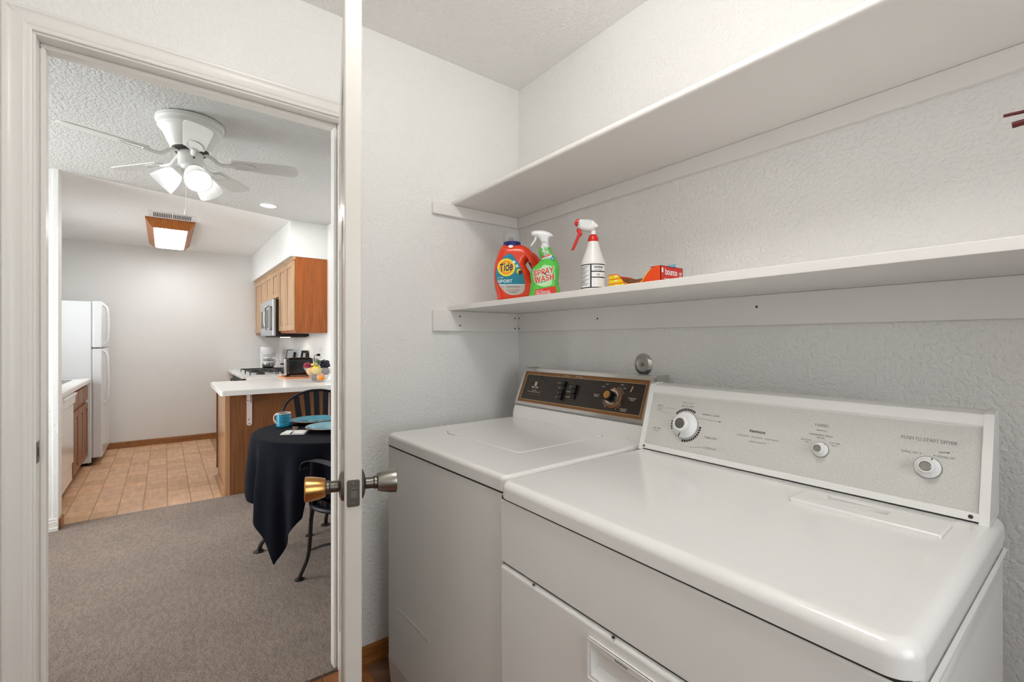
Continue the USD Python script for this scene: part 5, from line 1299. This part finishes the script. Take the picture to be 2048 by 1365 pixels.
def chair(label, loc, rz):
    """wrought iron armchair, front towards local +x"""
    t = thing('dining_chair', label, 'chair', loc, rz)
    SZ = .432
    part(t, 'seat_rim', at(lathe([(.185, -.010), (.214, -.016), (.220, -.006), (.216, .004), (.200, .008), (.186, .004)], 48, close=True), 0, 0, SZ), 'navy_iron')
    c_ = Point(0, 0).buffer(.190, 24)
    lat = []
    for k in range(-14, 15):
        for s in (1, -1):
            ln = LineString([(-.3, k * .0185 - s * .3 * .62), (.3, k * .0185 + s * .3 * .62)]).intersection(c_)
            if ln.is_empty or ln.length < .01: continue
            (xa, ya), (xb, yb) = ln.coords[0], ln.coords[-1]
            lat.append(cyl((xa, ya, SZ - .004 + .001 * s), (xb, yb, SZ - .004 + .001 * s), .0024, n=5))
    part(t, 'seat_mesh', lat, 'navy_iron', 'open diamond mesh of the seat', kind='stuff')
    for k in range(-2, 3):
        y_ = k * .062; hx = math.sqrt(.195 ** 2 - y_ ** 2)
        part(t, 'seat_rib', bx(-hx, hx, y_ - .009, y_ + .009, SZ - .002, SZ + .003, .001), 'navy_iron')
    for sx_, sy_ in ((1, 1), (1, -1), (-1, 1), (-1, -1)):
        fx, fyy = .235 * sx_, .165 * sy_
        pth = curve([(.150 * sx_, .125 * sy_, SZ - .01), (.178 * sx_, .132 * sy_, SZ - .10), (.180 * sx_, .138 * sy_, .24), (.192 * sx_, .146 * sy_, .12), (fx, fyy, .012)], 26)
        g = part(t, 'leg', tube(pth, .0095, 10), 'black_iron')
        part(g, 'foot_pad', at(lathe([(0, 0), (.024, 0), (.024, .004), (.013, .010), (0, .013)], 18), fx, fyy, 0), 'black_iron')
    for s in (1, -1):
        part(t, 'stretcher', tube(curve([(.187 * 1, .140 * s, .155), (.09, .10 * s, .195), (0, .06 * s, .205), (-.09, .10 * s, .195), (-.187, .140 * s, .155)], 24), .006, 8), 'black_iron')
    hoop = curve([(-.20, -.185, SZ - .02), (-.225, -.225, .56), (-.245, -.235, .70), (-.258, -.19, .80), (-.265, -.09, .855), (-.267, 0, .868), (-.265, .09, .855), (-.258, .19, .80), (-.245, .235, .70), (-.225, .225, .56), (-.20, .185, SZ - .02)], 60)
    part(t, 'back_hoop', tube(hoop, .0085, 10), 'navy_iron')
    for k in range(-2, 3):
        y0_, y1_ = k * .050, k * .068
        zt_ = float(np.interp(abs(y1_), [0, .09, .19, .235], [.868, .855, .80, .70])) - .002
        P = [(-.205 + dx, y0_ + dy, SZ + .02) for dx in (0, -.003) for dy in (-.017, .017)] + [(-.265 + dx, y1_ + dy, zt_) for dx in (0, -.003) for dy in (-.020, .020)]
        part(t, 'back_slat', hull(P), 'navy_iron')
    part(t, 'back_rail', tube(curve([(-.205, -.195, SZ + .02), (-.215, 0, SZ + .02), (-.205, .195, SZ + .02)], 16), .007, 8), 'navy_iron')
    for s in (1, -1):
        pth = curve([(-.240, .232 * s, .66), (-.11, .244 * s, .676), (-.02, .249 * s, .672), (.030, .250 * s, .657), (.052, .250 * s, .632), (.050, .250 * s, .615)], 40)
        tg = np.gradient(pth, axis=0); tg /= np.linalg.norm(tg, axis=1, keepdims=True)
        wd = np.array([0, 1.0, 0]); nn = np.cross(tg, wd)
        V, F = [], []
        for p_, n_ in zip(pth, nn):
            for a, b2 in ((-.021, -.002), (.021, -.002), (.021, .002), (-.021, .002)): V.append(p_ + wd * a + n_ * b2)
        for i in range(len(pth) - 1):
            for j in range(4):
                k = (j + 1) % 4
                F += [(4 * i + j, 4 * i + k, 4 * i + 4 + k), (4 * i + j, 4 * i + 4 + k, 4 * i + 4 + j)]
        F += [(0, 2, 1), (0, 3, 2), (len(V) - 4, len(V) - 3, len(V) - 2), (len(V) - 4, len(V) - 2, len(V) - 1)]
        am = trimesh.Trimesh(V, F, process=False); am.fix_normals()
        g = part(t, 'armrest', am, 'navy_iron')
        part(g, 'arm_post', tube(curve([(-.01, .245 * s, .669), (.02, .232 * s, .55), (.05, .205 * s, SZ)], 14), .007, 8), 'navy_iron')
    return t
chair('navy iron chair nearer the door, half behind the brass knob', (-.637, -.572, .006), 198)
chair('navy iron chair against the oak panel, slatted back above the table', (-1.585, -.46, .006), 0)

# table setting
TT = TZ + .0005
def plate(label, x, y, r=.135):
    t = thing('dinner_plate', label, 'plate', (x, y, TT), group=None)
    part(t, 'underside', lathe([(0, 0), (.085, 0), (.088, .003), (r * .8, .010), (r - .003, .0225), (r, .0245), (r * .985, .0252), (r * .72, .0155), (r * .62, .0128), (0, .0128)], 56), 'plate_under', 'dark brown underside')
    part(t, 'glaze', lathe([(0, .0135), (r * .62, .0135), (r * .72, .0165), (r * .97, .0258), (r * .985, .0262), (r * .97, .0266), (r * .72, .0176), (r * .60, .0146), (0, .0146)], 56), 'plate_blue', 'turquoise glazed face')
    part(t, 'rim', lathe([(r * .972, .0255), (r + .0005, .0242), (r + .001, .0258), (r * .985, .0272)], 56, close=True), 'plate_rim', 'brown glazed rim')
    return t
plate('turquoise plate at the back of the table, just behind the turquoise mug and forks', -1.235, -.622)
plate('turquoise plate at the front of the table, beside the white napkin', -.945, -.605)
mg = thing('mug', 'turquoise ribbed mug with a pale handle on the navy cloth', 'mug', (-1.215, -.800, TT), 217)
part(mg, 'body', lathe([(0, 0), (.034, 0), (.038, .004)] + [(.0395 + .0006 * math.sin(z * 700), z) for z in np.linspace(.006, .076, 40)] + [(.0395, .0775), (.0365, .0775), (.036, .074), (.035, .006), (0, .006)], 48), 'mug_blue')
part(mg, 'rim', lathe([(.0362, .077), (.0400, .0765), (.0400, .080), (.0385, .0825), (.0365, .0815)], 48, close=True), 'clay', 'bare clay coloured rim')
part(mg, 'handle', tube(curve([(.037, 0, .062), (.056, 0, .068), (.068, 0, .050), (.062, 0, .028), (.037, 0, .014)], 24), .0052, 10), 'clay', 'pale clay handle')
nk = thing('napkin', 'folded white napkin under a fork on the navy cloth', 'napkin', (-.965, -.790, TT), 60)
part(nk, 'fold', rbx(-.062, .062, -.048, .048, 0, .004, .002, 6), 'napkin')
part(nk, 'fold', rbx(-.060, .060, -.046, .047, .004, .009, .0025, 6), 'napkin')
def fork(label, o, rz):
    t = thing('fork', label, 'fork', o, rz)
    part(t, 'handle', pillow(smooth_ring([(-.09, -.0065), (-.06, -.005), (-.01, -.0028), (.03, -.0026), (.03, .0026), (-.01, .0028), (-.06, .005), (-.09, .0065), (-.096, 0)], 50), .0024, .001), 'chrome')
    hd_ = part(t, 'head', xf(pillow(smooth_ring([(.028, -.003), (.040, -.010), (.056, -.012), (.058, 0), (.056, .012), (.040, .010), (.028, .003)], 40), .0022, .0009), (0, 0, .001), (1, 0, 0), (0, 1, 0), (0, 0, 1)), 'chrome')
    for y_ in (-.0102, -.0034, .0034, .0102): part(hd_, 'tine', hull([(x, y_ + dy, z) for x, z0_ in ((.054, 0), (.094, .006)) for dy in (-.0013, .0013) for z in (z0_, z0_ + .0018)]), 'chrome')
    return t
fork('steel fork lying across the white napkin', (-.985, -.795, TT + .0105), 160)
fork('second steel fork on the cloth between the mug and the back plate', (-1.115, -.775, TT + .0025), 155)

# repeats carry a shared group
for base, g in (('wall_shelf', 'laundry shelf boards'), ('shelf_cleat', 'cleats under the laundry shelves'), ('wall_cabinet', 'oak wall cabinets'), ('base_cabinet', 'oak base cabinets'), ('countertop', 'white kitchen worktops'),
                ('shelf_bracket', 'brackets under the breakfast counter'), ('dining_chair', 'navy iron dining chairs'), ('dinner_plate', 'turquoise dinner plates'), ('fork', 'steel forks'), ('grape_bunch', 'grapes in the fruit bowl'), ('apple', 'apples in the fruit bowl')):
    for p in stage.GetPrimAtPath('/World').GetChildren():
        n = p.GetName()
        if n == base or (n.startswith(base + '_') and n[len(base) + 1:].isdigit()):
            p.SetCustomDataByKey('group', g)
